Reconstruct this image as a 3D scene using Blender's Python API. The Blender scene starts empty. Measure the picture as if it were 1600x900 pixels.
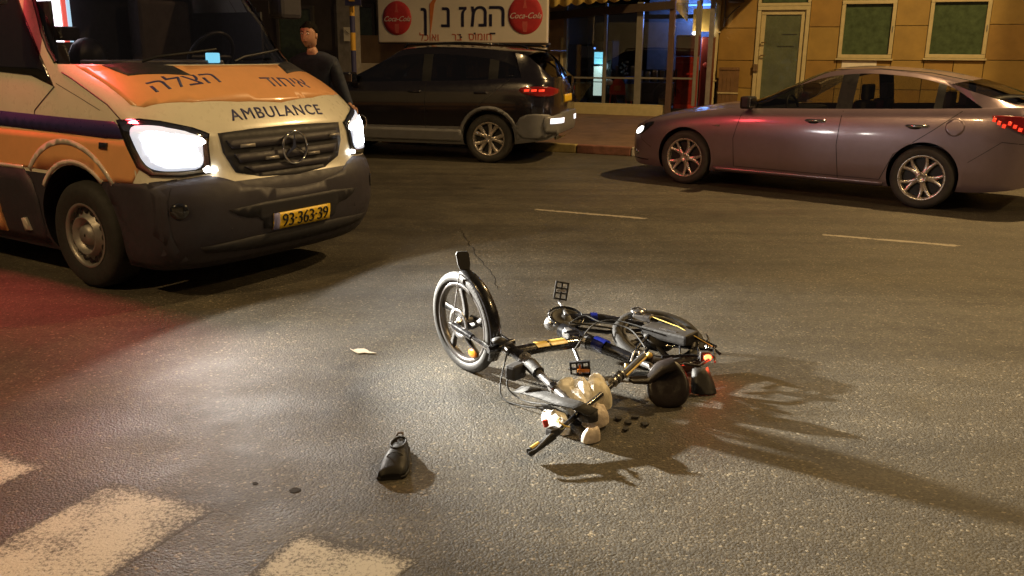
import bpy, bmesh, math, random
from math import pi, sin, cos, radians as R
from mathutils import Vector as V, Matrix as M, geometry as G
from mathutils.bvhtree import BVHTree
random.seed(7)
sc = bpy.context.scene
col = sc.collection
# ---------------------------------------------------------------- camera, world, lights, exposure
cam = bpy.data.objects.new('camera', bpy.data.cameras.new('camera')); col.objects.link(cam)
cam.data.sensor_width = 36; cam.data.lens = 36*1376.5/1600
cam.data.clip_start = .05; cam.data.clip_end = 500
cam.location = (0, 0, 1.5664)
cam.matrix_world = M.Translation((0, 0, 1.5664)) @ M.Rotation(pi/2-.2629, 4, 'X') @ M.Rotation(.009, 4, 'Z')
sc.camera = cam
w = bpy.data.worlds.new('World'); sc.world = w; w.use_nodes = True
nt = w.node_tree; bg = nt.nodes['Background']
sky = nt.nodes.new('ShaderNodeTexSky'); sky.sky_type = 'NISHITA'; sky.sun_disc = False
sky.sun_elevation = R(-4); sky.sun_rotation = R(200)
mx = nt.nodes.new('ShaderNodeMixRGB'); mx.inputs[0].default_value = .97
mx.inputs[2].default_value = (.30, .235, .20, 1)          # city glow of the night sky
nt.links.new(sky.outputs[0], mx.inputs[1]); nt.links.new(mx.outputs[0], bg.inputs[0])
bg.inputs[1].default_value = .10
sc.view_settings.view_transform = 'Standard'; sc.view_settings.look = 'None'
sc.view_settings.exposure = .12; sc.view_settings.gamma = 1
sc.cycles.max_bounces = 6; sc.cycles.transparent_max_bounces = 10
sc.cycles.sample_clamp_indirect = 4; sc.cycles.caustics_reflective = False
sc.cycles.use_denoising = True
SODIUM = (1, .66, .28)
STREET_W, NEAR_W, HEAD_W, RED_W = 3400, 1500, 3000, 100

LOW_W = 42; MID_W = 190; LEFT_W = 1700
# ---------------------------------------------------------------- materials
MAT = {}
def new(name):
    m = bpy.data.materials.new(name); m.use_nodes = True; MAT[name] = m
    return m, m.node_tree, m.node_tree.nodes['Principled BSDF']
def ramp(nt, src, stops):
    r = nt.nodes.new('ShaderNodeValToRGB'); e = r.color_ramp.elements
    while len(e) < len(stops): e.new(.5)
    for k, (p, c) in zip(e, stops):
        k.position = p; k.color = (*c, 1) if len(c) == 3 else c
    nt.links.new(src, r.inputs[0]); return r.outputs[0]
def noise(nt, scale, detail=4, rough=.6, coord='Object', kind='ShaderNodeTexNoise', sx=None):
    tc = nt.nodes.new('ShaderNodeTexCoord'); n = nt.nodes.new(kind)
    n.inputs['Scale'].default_value = scale
    if kind == 'ShaderNodeTexNoise':
        n.inputs['Detail'].default_value = detail; n.inputs['Roughness'].default_value = rough
    src = tc.outputs[coord]
    if sx:
        mp = nt.nodes.new('ShaderNodeMapping'); mp.inputs['Scale'].default_value = sx
        mp.inputs['Rotation'].default_value = (0, 0, R(23)); nt.links.new(src, mp.inputs[0]); src = mp.outputs[0]
    nt.links.new(src, n.inputs['Vector']); return n
def mat(name, c, rough=.5, metal=0, var=.12, scale=9, bump=0, bscale=60, coat=0, rvar=.1, emit=None, es=1, spec=.5):
    m, nt, b = new(name)
    n = noise(nt, scale, 5)
    lo = tuple(max(0, x*(1-var)) for x in c); hi = tuple(min(1, x*(1+var)) for x in c)
    nt.links.new(ramp(nt, n.outputs[0], [(.3, lo), (.7, hi)]), b.inputs['Base Color'])
    r0, r1 = max(.02, rough-rvar), min(1, rough+rvar)
    nt.links.new(ramp(nt, noise(nt, scale*2.7, 4).outputs[0], [(.3, (r0,)*3), (.7, (r1,)*3)]), b.inputs['Roughness'])
    b.inputs['Metallic'].default_value = metal; b.inputs['Coat Weight'].default_value = coat
    b.inputs['Coat Roughness'].default_value = .08
    b.inputs['Specular IOR Level'].default_value = spec
    if bump:
        bp = nt.nodes.new('ShaderNodeBump'); bp.inputs['Strength'].default_value = bump
        bp.inputs['Distance'].default_value = .01
        nt.links.new(noise(nt, bscale, 5).outputs[0], bp.inputs['Height']); nt.links.new(bp.outputs[0], b.inputs['Normal'])
    if emit:
        b.inputs['Emission Color'].default_value = (*emit, 1); b.inputs['Emission Strength'].default_value = es
    return m
def glass(name, tint=(.5, .5, .5), rough=.02, refl=.12):
    m = bpy.data.materials.new(name); m.use_nodes = True; MAT[name] = m; nt = m.node_tree
    nt.nodes.remove(nt.nodes['Principled BSDF'])
    t = nt.nodes.new('ShaderNodeBsdfTransparent'); t.inputs[0].default_value = (*tint, 1)
    g = nt.nodes.new('ShaderNodeBsdfGlossy'); g.inputs['Roughness'].default_value = rough
    g.inputs[0].default_value = (.9, .9, .9, 1)
    lw = nt.nodes.new('ShaderNodeLayerWeight'); lw.inputs[0].default_value = .35
    mr = nt.nodes.new('ShaderNodeMapRange'); mr.inputs['To Min'].default_value = refl; mr.inputs['To Max'].default_value = .8
    nt.links.new(lw.outputs['Fresnel'], mr.inputs[0])
    x = nt.nodes.new('ShaderNodeMixShader'); nt.links.new(mr.outputs[0], x.inputs[0])
    nt.links.new(t.outputs[0], x.inputs[1]); nt.links.new(g.outputs[0], x.inputs[2])
    nt.links.new(x.outputs[0], nt.nodes['Material Output'].inputs[0]); return m
def emis(name, c, s):
    m, nt, b = new(name)
    b.inputs['Base Color'].default_value = (*[min(1, x*.8) for x in c], 1)
    b.inputs['Emission Color'].default_value = (*c, 1); b.inputs['Emission Strength'].default_value = s
    n = noise(nt, 30, 2)
    nt.links.new(ramp(nt, n.outputs[0], [(.2, (.25,)*3), (.8, (.35,)*3)]), b.inputs['Roughness'])
    return m

def asphalt():
    m, nt, b = new('asphalt'); L = nt.links
    big = noise(nt, .55, 4, .6); mid = noise(nt, 4.5, 5, .65); fine = noise(nt, 120, 3, .7)
    streak = noise(nt, 1.2, 4, .6, sx=(.25, 2.5, 1))
    a = ramp(nt, big.outputs[0], [(.3, (.062, .054, .040)), (.7, (.104, .092, .068))])
    bcol = ramp(nt, mid.outputs[0], [(.25, (.72,)*3), (.5, (1, 1, 1)), (.75, (1.0, .97, .92))])
    c = ramp(nt, streak.outputs[0], [(.3, (.66,)*3), (.6, (1.05,)*3)])
    vor = noise(nt, 105, kind='ShaderNodeTexVoronoi')
    wn = nt.nodes.new('ShaderNodeSeparateColor'); L.new(vor.outputs['Color'], wn.inputs[0])
    stones = ramp(nt, wn.outputs[0], [(0, (.55,)*3), (.5, (.9,)*3), (.88, (1.15,)*3), (.96, (1.7, 1.65, 1.55)), (1, (3.2, 3.1, 2.9))])
    def mul(x, y):
        k = nt.nodes.new('ShaderNodeMixRGB'); k.blend_type = 'MULTIPLY'; k.inputs[0].default_value = 1
        L.new(x, k.inputs[1]); L.new(y, k.inputs[2]); return k.outputs[0]
    out = mul(mul(mul(a, bcol), c), stones)
    spots = noise(nt, 1.7, 2, .5)
    oil = ramp(nt, spots.outputs[0], [(.24, (.45,)*3), (.31, (1, 1, 1))])
    L.new(mul(out, oil), b.inputs['Base Color'])
    L.new(ramp(nt, noise(nt, 2.2, 5).outputs[0], [(.3, (.52,)*3), (.7, (.74,)*3)]), b.inputs['Roughness'])
    b.inputs['Specular IOR Level'].default_value = .5
    h = nt.nodes.new('ShaderNodeMath'); h.operation = 'MULTIPLY_ADD'; h.inputs[1].default_value = -.7
    L.new(vor.outputs['Distance'], h.inputs[0]); L.new(fine.outputs[0], h.inputs[2])
    bp = nt.nodes.new('ShaderNodeBump'); bp.inputs['Strength'].default_value = .6; bp.inputs['Distance'].default_value = .006
    L.new(h.outputs[0], bp.inputs['Height']); L.new(bp.outputs[0], b.inputs['Normal'])
    return m
def worn_paint(name, c, lo=.34, hi=.60, scale=42):
    m, nt, b = new(name); L = nt.links
    n1 = noise(nt, scale*1.6, 4, .8); n2 = noise(nt, 4, 4, .6)
    s = nt.nodes.new('ShaderNodeMath'); s.operation = 'ADD'
    at = nt.nodes.new('ShaderNodeAttribute'); at.attribute_name = 'edge'
    k = nt.nodes.new('ShaderNodeMath'); k.operation = 'MULTIPLY'; k.inputs[1].default_value = .55
    L.new(n2.outputs[0], k.inputs[0]); L.new(n1.outputs[0], s.inputs[0]); L.new(k.outputs[0], s.inputs[1])
    s2 = nt.nodes.new('ShaderNodeMath'); s2.operation = 'MULTIPLY_ADD'; s2.inputs[1].default_value = .22
    L.new(at.outputs['Fac'], s2.inputs[0]); L.new(s.outputs[0], s2.inputs[2]); s = s2
    L.new(ramp(nt, s.outputs[0], [(lo+.25, (.052, .046, .036)), (hi+.22, tuple(x*.8 for x in c)), (.95, c)]), b.inputs['Base Color'])
    b.inputs['Roughness'].default_value = .75
    bp = nt.nodes.new('ShaderNodeBump'); bp.inputs['Strength'].default_value = .6; bp.inputs['Distance'].default_value = .005
    L.new(noise(nt, 110, 3).outputs[0], bp.inputs['Height']); L.new(bp.outputs[0], b.inputs['Normal'])
    return m
asphalt(); worn_paint('road_paint', (.52, .50, .45), .56, .78); worn_paint('lane_paint', (.34, .30, .24), .5, .62, 14)
mat('tar', (.030, .027, .024), .85, spec=.15, bump=.3)
mat('paving', (.17, .105, .07), .8, var=.3, scale=3, bump=.5, bscale=40)
mat('kerb_white', (.5, .45, .36), .7, var=.3, bump=.4); mat('kerb_red', (.20, .085, .055), .7, var=.35, bump=.4)
mat('kerb_yellow', (.34, .26, .10), .7, var=.3, bump=.4); mat('kerb_grey', (.24, .22, .19), .8, var=.25, bump=.5)
mat('stone_tile', (.32, .205, .045), .55, var=.14, scale=3.5, bump=.15, bscale=30)
mat('stone_tile_dark', (.30, .175, .035), .55, var=.14, scale=3.5, bump=.15, bscale=30)
mat('grout', (.10, .07, .03), .9, bump=.3)
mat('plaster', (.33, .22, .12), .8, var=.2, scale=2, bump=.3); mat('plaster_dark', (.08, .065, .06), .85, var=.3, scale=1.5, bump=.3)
mat('cream_wall', (.50, .43, .33), .8, var=.15, scale=2)
mat('frame_cream', (.50, .42, .22), .45, var=.1); mat('frame_grey', (.26, .24, .20), .4, metal=.3)
mat('pole_brown', (.11, .065, .05), .5, var=.2); mat('pole_grey', (.22, .20, .18), .6, var=.2, bump=.2)
mat('awning_yellow', (.62, .45, .12), .75, var=.18, scale=5, bump=.3, bscale=120); mat('beam_dark', (.05, .032, .022), .7)
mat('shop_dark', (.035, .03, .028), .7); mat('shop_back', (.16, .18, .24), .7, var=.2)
mat('sign_face', (.80, .73, .62), .5, var=.05, scale=2); mat('sign_edge', (.10, .09, .08), .5)
mat('sign_red', (.55, .045, .05), .4, var=.12, scale=6); mat('sign_pink', (.62, .13, .11), .4); mat('sign_white', (.8, .72, .66), .5)
mat('sign_navy', (.015, .015, .05), .5); mat('sign_brick', (.50, .09, .03), .5); mat('sign_orange', (.65, .2, .06), .5)
mat('door_green', (.10, .115, .06), .25, var=.25, scale=4); mat('window_dark', (.07, .10, .045), .07, var=.3, rvar=.03, coat=1)
mat('brass', (.3, .2, .1), .4, metal=.8); mat('paper', (.75, .70, .58), .7, var=.08)
mat('cooler_red', (.45, .035, .02), .35, var=.15, coat=.4); mat('cooler_maroon', (.14, .02, .015), .4)
mat('chair_red', (.75, .07, .03), .4); mat('plastic_blue', (.05, .13, .5), .4); mat('cloth_cream', (.42, .36, .24), .8)
mat('wood', (.16, .085, .03), .6, var=.25, scale=6)
mat('van_white', (.74, .70, .58), .3, var=.04, coat=.6, rvar=.05); mat('van_orange', (.80, .40, .17), .34, var=.05, coat=.5, rvar=.05)
mat('van_blue', (.035, .03, .12), .35, var=.08); mat('van_text', (.04, .045, .16), .5)
mat('van_plastic', (.034, .030, .042), .55, var=.12, bump=.15, bscale=200); mat('van_plastic_dark', (.018, .017, .022), .6)
mat('reflective', (.62, .58, .50), .35, var=.08, coat=.4)
mat('rubber', (.022, .021, .02), .75, var=.25, bump=.3, bscale=80); mat('rubber_dust', (.05, .046, .042), .8, var=.3, bump=.3)
mat('steel_rim', (.32, .30, .28), .45, metal=.6, var=.2); mat('alloy', (.62, .56, .50), .3, metal=.75, var=.12, rvar=.08)
mat('chrome', (.75, .75, .75), .12, metal=1, var=.03, rvar=.05); mat('black', (.008, .008, .009), .5); mat('gloss_black', (.01, .01, .011), .12, coat=1, rvar=.05)
mat('suv_paint', (.014, .012, .018), .22, metal=.2, var=.15, coat=1, rvar=.05); mat('suv_clad', (.20, .20, .21), .45, metal=.2, var=.1)
mat('sedan_paint', (.27, .205, .235), .33, metal=.55, var=.05, coat=.8, rvar=.04)
mat('upholstery', (.07, .055, .05), .85, var=.2); mat('trim_grey', (.10, .09, .085), .7)
glass('glass_clear', (.72, .72, .66), refl=.06); glass('glass_dark', (.16, .15, .16), refl=.10); glass('glass_shop', (.75, .75, .75), refl=.05)
glass('glass_screen', (.6, .58, .62), refl=.06); glass('lens_clear', (.9, .9, .9), refl=.08)
emis('headlamp', (.93, .96, 1), 26); emis('lamp_halo', (.80, .86, 1), .6); emis('headlamp_warm', (1, .95, .88), 7); emis('park_lamp', (1, .95, .9), 3.2)
emis('tail_red', (1, .05, .02), 1.1); emis('tail_hot', (1, .10, .03), 9); mat('tail_dark', (.25, .01, .01), .2, coat=1)
emis('bumper_glow', (1, .93, .95), 1.5)  # emission standing in for light that falls on the SUV's rear bumper
emis('cab_glow_white', (1, .93, .97), 5); emis('cab_glow_red', (1, .14, .10), 1.3); emis('cab_glow_cyan', (.55, .85, 1), 1.4)
emis('beacon_red', (1, .03, .02), 6); emis('beacon_blue', (.1, .2, 1), 4)
emis('screen_cyan', (.25, .78, 1), 1.5); emis('screen_pale', (.72, .95, .85), .95); emis('tube_blue', (.15, .35, 1), 3); emis('bulb', (1, .93, .8), 9)
emis('sodium_bulb', (1, .62, .25), 30)
mat('amber', (.8, .25, .02), .3, coat=.6); mat('plate_yellow', (.85, .56, .03), .45, var=.06); mat('plate_blue', (.25, .25, .5), .5)
mat('bike_black', (.010, .010, .012), .25, var=.1, coat=.7); mat('bike_blue', (.008, .015, .16), .25, coat=.8); mat('bike_yellow', (.75, .55, .14), .4)
mat('bike_metal', (.45, .44, .44), .3, metal=.9, var=.15); mat('rim_dark', (.16, .15, .145), .35, metal=.7, var=.15); mat('bike_matte', (.02, .018, .017), .6, var=.2, bump=.2); mat('saddle', (.016, .011, .009), .38, var=.2, bump=.1, bscale=200)
mat('tyre_side', (.034, .032, .030), .6, var=.15, bump=.2, bscale=90)
mat('bag_white', (.82, .80, .75), .42, var=.05, bump=.9, bscale=30); mat('bag_cream', (.82, .76, .60), .5, var=.12, scale=12, bump=.7, bscale=40); mat('bag_pink', (.72, .62, .52), .5, var=.1, bump=.7, bscale=40)
mat('leather', (.012, .011, .010), .55, spec=.3, var=.2, bump=.15, bscale=150); mat('sole', (.014, .013, .012), .7); mat('lining', (.10, .07, .05), .8)
mat('skin', (.50, .27, .18), .55, var=.08, scale=20); mat('lips', (.40, .17, .13), .5); mat('hair', (.008, .007, .006), .8, spec=.1, bump=.6, bscale=90)
mat('jacket', (.018, .024, .045), .8, var=.2, bump=.5, bscale=18); mat('trousers', (.02, .02, .025), .85, bump=.4, bscale=18)
mat('stripe_yellow', (.75, .42, .05), .5); mat('stripe_blue', (.05, .05, .14), .5); mat('lamp_steel', (.2, .2, .2), .4, metal=.6)

# ---------------------------------------------------------------- object helpers
ORG = {}
def tag(o, label=None, cat=None, group=None, kind=None):
    if label: o['label'] = label
    if cat: o['category'] = cat
    if group: o['group'] = group
    if kind: o['kind'] = kind
    return o
def thing(name, label, cat, loc=(0, 0, 0), rz=0, group=None, local=False):
    """Empty at the thing's base. local=False: its parts are written in world metres."""
    o = bpy.data.objects.new(name, None); col.objects.link(o)
    o.location = loc; o.rotation_euler.z = rz; o.empty_display_size = .2
    if not local: ORG[o] = M.Translation(-V(loc))
    return tag(o, label, cat, group)
class B:
    def __init__(s): s.v = []; s.f = []; s.sm = []; s.mi = []
    def add(s, vs, fs, smooth=False, mi=0):
        n = len(s.v); s.v += [V(p) for p in vs]; s.f += [[i+n for i in f] for f in fs]
        s.sm += [smooth]*len(fs); s.mi += [mi]*len(fs); return s
    def box(s, c, d, rz=0, bev=0, mi=0, rot=None):
        m = rot or M.Rotation(rz, 3, 'Z'); c = V(c)
        x, y, z = (k/2 for k in d); b = min(bev, x*.45, y*.45, z*.45)
        if b > 0:
            bm = bmesh.new(); bmesh.ops.create_cube(bm, size=1)
            for v in bm.verts: v.co = V((v.co.x*d[0], v.co.y*d[1], v.co.z*d[2]))
            bmesh.ops.bevel(bm, geom=bm.edges[:], offset=b, segments=2, profile=.6, affect='EDGES')
            bm.verts.index_update()
            s.add([m@v.co+c for v in bm.verts], [[v.index for v in f.verts] for f in bm.faces], False, mi); bm.free(); return s
        vs = [m@V((i*x, j*y, k*z))+c for i in (-1, 1) for j in (-1, 1) for k in (-1, 1)]
        return s.add(vs, [(0, 1, 3, 2), (4, 6, 7, 5), (0, 4, 5, 1), (2, 3, 7, 6), (0, 2, 6, 4), (1, 5, 7, 3)], False, mi)
    def tube(s, pts, r, n=10, cap=True, mi=0, flat=1, up=None, closed=False):
        pts = [V(p) for p in pts]; k = len(pts)
        rs = r if isinstance(r, (list, tuple)) else [r]*k
        t0 = (pts[1]-pts[0]).normalized(); ref = V(up) if up else (V((0, 0, 1)) if abs(t0.z) < .9 else V((1, 0, 0)))
        u = (ref-t0*ref.dot(t0)).normalized(); rings = []
        for i, p in enumerate(pts):
            if closed: t = (pts[(i+1) % k]-pts[i-1]).normalized()
            else: t = (pts[min(i+1, k-1)]-pts[max(i-1, 0)]).normalized()
            u = (u-t*u.dot(t)); u = u.normalized() if u.length > 1e-6 else t.orthogonal().normalized()
            w_ = t.cross(u)
            rings.append([p+(u*cos(2*pi*j/n)*flat+w_*sin(2*pi*j/n))*rs[i] for j in range(n)])
        return s.rings(rings, True, cap, mi, closed)
    def rings(s, rings, loop=True, cap=False, mi=0, closed=False, smooth=True):
        n = len(rings[0]); vs = [p for r in rings for p in r]; fs = []
        K = len(rings)
        for i in range(K if closed else K-1):
            a, b = i*n, ((i+1) % K)*n
            for j in range(n if loop else n-1):
                j2 = (j+1) % n; fs.append((a+j, a+j2, b+j2, b+j))
        s.add(vs, fs, smooth, mi)
        if cap and not closed:
            s.add(rings[0], [tuple(range(n))[::-1]], False, mi); s.add(rings[-1], [tuple(range(n))], False, mi)
        return s
    def lathe(s, prof, c, axis, n=32, mi=0, cap=False, a0=0, a1=2*pi):
        """prof: (radius, height along axis)"""
        ax = V(axis).normalized(); u = ax.orthogonal().normalized(); w_ = ax.cross(u); c = V(c)
        full = abs(a1-a0-2*pi) < 1e-4; m = n if full else n+1
        rg = [[c+ax*h+(u*cos(a0+(a1-a0)*j/n)+w_*sin(a0+(a1-a0)*j/n))*r for j in range(m)] for r, h in prof]
        return s.rings(rg, full, cap, mi)
    def prism(s, poly, o, u, w_, d, mi=0):
        """flat polygon (2D) at o + a*u + b*w_, extruded by vector d"""
        o, u, w_, d = V(o), V(u), V(w_), V(d); n = len(poly)
        A = [o+u*a+w_*b for a, b in poly]; s.add(A+[p+d for p in A],
            [tuple(range(n))[::-1], tuple(range(n, 2*n))]+[(i, (i+1) % n, n+(i+1) % n, n+i) for i in range(n)], False, mi)
        return s
    def ball(s, c, r, n=12, mi=0, rot=None):
        rx, ry, rz = (r, r, r) if isinstance(r, (int, float)) else r; c = V(c); rg = []
        for i in range(n//2+1):
            a = pi*i/(n//2); a = max(.02, min(pi-.02, a))
            ring = [V((rx*sin(a)*cos(2*pi*j/n), ry*sin(a)*sin(2*pi*j/n), rz*cos(a))) for j in range(n)]
            rg.append([(rot@p if rot else p)+c for p in ring])
        return s.rings(rg, True, True, mi)
    def make(s, name, mats, parent=None, label=None, bevel=0, fix=True):
        me = bpy.data.meshes.new(name)
        T = ORG.get(parent) if parent is not None else None
        if T is None and parent is not None and parent.parent is not None: T = ORG.get(parent.parent)
        me.from_pydata([tuple(T@p) if T is not None else tuple(p) for p in s.v], [], s.f)
        if fix:
            bm = bmesh.new(); bm.from_mesh(me); bmesh.ops.recalc_face_normals(bm, faces=bm.faces[:]); bm.to_mesh(me); bm.free()
        for m in (mats if isinstance(mats, (list, tuple)) else [mats]): me.materials.append(MAT[m])
        me.polygons.foreach_set('use_smooth', s.sm); me.polygons.foreach_set('material_index', s.mi); me.update()
        o = bpy.data.objects.new(name, me); col.objects.link(o)
        if parent is not None: o.parent = parent
        if label: o['label'] = label
        if bevel:
            md = o.modifiers.new('bevel', 'BEVEL'); md.width = bevel; md.segments = 2; md.limit_method = 'ANGLE'
        return o
def share(o, parent, mtx=None, name=None):
    c = o.copy(); c.parent = parent; col.objects.link(c)
    if mtx is not None: c.matrix_local = mtx
    return c
def copy_tree(o, parent=None):
    c = o.copy(); col.objects.link(c); c.parent = parent
    for ch in list(o.children): copy_tree(ch, c)
    return c
def curve(pts, x):
    """smooth (monotone-ish hermite) interpolation through sorted (x, y)"""
    n = len(pts)
    if x <= pts[0][0]: return pts[0][1]
    if x >= pts[-1][0]: return pts[-1][1]
    for i in range(n-1):
        if x <= pts[i+1][0]: break
    def sl(k): return (pts[k+1][1]-pts[k][1])/(pts[k+1][0]-pts[k][0])
    def tg(k):
        if k == 0: return sl(0)
        if k == n-1: return sl(n-2)
        a, b = sl(k-1), sl(k); return 0 if a*b <= 0 else 2*a*b/(a+b)
    h = pts[i+1][0]-pts[i][0]; t = (x-pts[i][0])/h; a, b = tg(i)*h, tg(i+1)*h
    return (2*t**3-3*t*t+1)*pts[i][1]+(t**3-2*t*t+t)*a+(-2*t**3+3*t*t)*pts[i+1][1]+(t**3-t*t)*b
def bvh_of(o):
    me = o.data; return BVHTree.FromPolygons([v.co.copy() for v in me.vertices], [tuple(p.vertices) for p in me.polygons])
def smooth_poly(poly, it=2):
    for _ in range(it):
        q = []
        for i in range(len(poly)):
            a, b = V(poly[i]), V(poly[(i+1) % len(poly)]); q += [a.lerp(b, .25), a.lerp(b, .75)]
        poly = q
    return [tuple(p) for p in poly]
def decal(name, poly, bvh, o, u, w_, d, mtl, parent, off=.004, grid=.05, rnd=0, label=None, mesh2d=None, skirt=.004):
    """thin piece laid on a surface: 2D outline at o + a*u + b*w_, dropped along d onto the surface"""
    o, u, w_, d = V(o), V(u).normalized(), V(w_).normalized(), V(d).normalized()
    if mesh2d: P2, F2 = mesh2d
    else:
        if rnd: poly = smooth_poly(poly, rnd)
        P = []
        for i in range(len(poly)):
            a, b = V(poly[i]), V(poly[(i+1) % len(poly)]); k = max(1, int((b-a).length/grid))
            P += [a.lerp(b, j/k) for j in range(k)]
        nb = len(P); xs = [p.x for p in P]; ys = [p.y for p in P]; pts = list(P)
        y = min(ys)+grid*.5
        while y < max(ys):
            x = min(xs)+grid*.5
            while x < max(xs):
                q = V((x, y)); inside = False; j = nb-1; near = False
                for i in range(nb):
                    if (P[i].y > y) != (P[j].y > y) and x < (P[j].x-P[i].x)*(y-P[i].y)/(P[j].y-P[i].y)+P[i].x: inside = not inside
                    if (P[i]-q).length < grid*.35: near = True
                    j = i
                if inside and not near: pts.append(q)
                x += grid
            y += grid
        r = G.delaunay_2d_cdt(pts, [], [list(range(nb))], 1, 1e-6); P2, F2 = r[0], r[2]
    top = []; low = []; ok = []
    for p in P2:
        s = o+u*p[0]+w_*p[1]; h, nrm, _, _ = bvh.ray_cast(s, d)
        if h is None:
            h, nrm, _, _ = bvh.find_nearest(s+d*.8)
        if nrm.dot(d) > 0: nrm = -nrm
        top.append(h+nrm*off); low.append(h-nrm*skirt); ok.append(True)
    b = B(); b.add(top, [tuple(f) for f in F2], True)
    ed = {}
    for f in F2:
        for i in range(len(f)):
            e = (f[i], f[(i+1) % len(f)]); k = tuple(sorted(e)); ed[k] = None if k in ed else e
    bd = [e for e in ed.values() if e]
    n = len(top); b.v += [V(p) for p in low]
    for e in bd: b.f.append([e[1], e[0], e[0]+n, e[1]+n]); b.sm.append(False); b.mi.append(0)
    used = sorted({i for f in b.f for i in f}); mp = {k: i for i, k in enumerate(used)}
    b.v = [b.v[i] for i in used]; b.f = [[mp[i] for i in f] for f in b.f]
    ob = b.make(name, mtl, parent, label, fix=False); return ob
def text2d(s, size, shear=0, space=1, align='CENTER', bold=0, res=3):
    c = bpy.data.curves.new('t', 'FONT'); c.body = s; c.size = size; c.shear = shear; c.space_character = space
    c.align_x = align; c.align_y = 'CENTER'; c.offset = bold; c.resolution_u = res; c.fill_mode = 'NONE'
    o = bpy.data.objects.new('t', c); col.objects.link(o)
    dg = bpy.context.evaluated_depsgraph_get(); me = bpy.data.meshes.new_from_object(o.evaluated_get(dg))
    E_ = [tuple(e.vertices) for e in me.edges]; Q = [V((v.co.x, v.co.y)) for v in me.vertices]
    r = G.delaunay_2d_cdt(Q, E_, [], 0, 1e-5); P = [tuple(q) for q in r[0]]; F = []
    for f in r[2]:                                     # keep the triangles inside the outlines (non-zero winding)
        cx = sum(P[i][0] for i in f)/len(f); cy = sum(P[i][1] for i in f)/len(f); wn_ = 0
        for a_, b_ in E_:
            A, C_ = Q[a_], Q[b_]
            if (A.y > cy) != (C_.y > cy) and cx < A.x+(cy-A.y)*(C_.x-A.x)/(C_.y-A.y): wn_ += 1 if C_.y > A.y else -1
        if wn_: F.append(tuple(f))
    k_ = sorted({i for f in F for i in f}); mp = {k: i for i, k in enumerate(k_)}; P = [P[k] for k in k_]; F = [tuple(mp[i] for i in f) for f in F]
    bpy.data.objects.remove(o); bpy.data.curves.remove(c); bpy.data.meshes.remove(me); return P, F
def text_obj(name, s, size, o, u, w_, mtl, parent, depth=.004, label=None, sx=1, **k):
    P, F = text2d(s, size, **k); o, u, w_ = V(o), V(u).normalized(), V(w_).normalized(); nn = u.cross(w_)
    b = B(); n = len(P); b.v = [o+u*x*sx+w_*y+nn*depth for x, y in P]+[o+u*x*sx+w_*y for x, y in P]
    b.f = [list(f) for f in F]; ed = {}
    for f in F:
        for i in range(len(f)):
            e = (f[i], f[(i+1) % len(f)]); kk = tuple(sorted(e)); ed[kk] = None if kk in ed else e
    b.f += [[e[1], e[0], e[0]+n, e[1]+n] for e in ed.values() if e]
    b.sm = [False]*len(b.f); b.mi = [0]*len(b.f)
    return b.make(name, mtl, parent, label, fix=False)
def lamp(name, kind, loc, power, color, parent=None, radius=.1, direction=None, cone=None, blend=.3):
    l = bpy.data.lights.new(name, kind); l.energy = power; l.color = color
    if kind in ('POINT', 'SPOT'): l.shadow_soft_size = radius
    if cone: l.spot_size = R(cone); l.spot_blend = blend
    o = bpy.data.objects.new(name, l); col.objects.link(o); o.location = loc
    if parent is not None:
        o.parent = parent
        if parent in ORG: o.location = ORG[parent]@V(loc)
    if direction is not None: o.rotation_euler = V(direction).to_track_quat('-Z', 'Y').to_euler()
    return o

# ---------------------------------------------------------------- street frame (metres along the kerb, away from it, up)
SA = R(-23); U = V((cos(SA), sin(SA), 0)); N = V((-sin(SA), cos(SA), 0)); K0 = V((1, 14.12, 0)); Z = V((0, 0, 1))
def st(u, v, z=0, slope=.012): return K0+U*u+N*v+Z*(z+(slope*(u-2) if v > 3 else 0))
def sheet(name, x0, x1, y0, y1, z, mtl, nx=1, ny=1, wob=0, kind='structure'):
    """flat sheet in street coordinates"""
    b = B(); g = []
    for j in range(ny+1):
        row = []
        for i in range(nx+1):
            u = x0+(x1-x0)*i/nx; v = y0+(y1-y0)*j/ny
            if wob:
                u += random.uniform(-wob, wob) if i in (0, nx) else 0; v += random.uniform(-wob, wob) if j in (0, ny) else 0
            row.append(st(u, v, z, 0))
        g.append(row)
    b.rings(g, False, smooth=False); return b

# ================================================================= SETTING
b = B(); b.add([(-150, -150, 0), (150, -150, 0), (150, 150, 0), (-150, 150, 0)], [(0, 1, 2, 3)])
tag(b.make('asphalt_road', 'asphalt'), 'dark grainy asphalt road lit warm by street lamps', kind='structure')
# pavement: rises gently from the kerb to the shop
b = B()
b.add([st(-40, .15, .125, 0), st(40, .15, .125, 0), st(40, 5, .28, 0), st(-40, 5, .28, 0), st(40, 12, .28, 0), st(-40, 12, .28, 0),
       st(-40, .15, .0, 0), st(40, .15, .0, 0)], [(0, 1, 2, 3), (3, 2, 4, 5), (6, 7, 1, 0)])
pav = tag(b.make('pavement', 'paving'), 'reddish brown pavement between the kerb and the shop', kind='structure')
kc = ['kerb_white', 'kerb_yellow', 'kerb_red', 'kerb_red']
for i in range(-16, 16):
    b = B(); u0 = i*.9; m = 'kerb_grey'
    m = {-2: 'kerb_white', -3: 'kerb_white', -1: 'kerb_yellow', 0: 'kerb_red', 1: 'kerb_white', 2: 'kerb_red', -4: 'kerb_red', -5: 'kerb_white'}.get(i, 'kerb_red' if i % 2 else 'kerb_white')
    b.box(st(u0+.45, .075, .068, 0), (.885, .15, .136+random.uniform(-.002, .004)), SA, .015)
    b.make('kerb_stone', m, pav)
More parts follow.
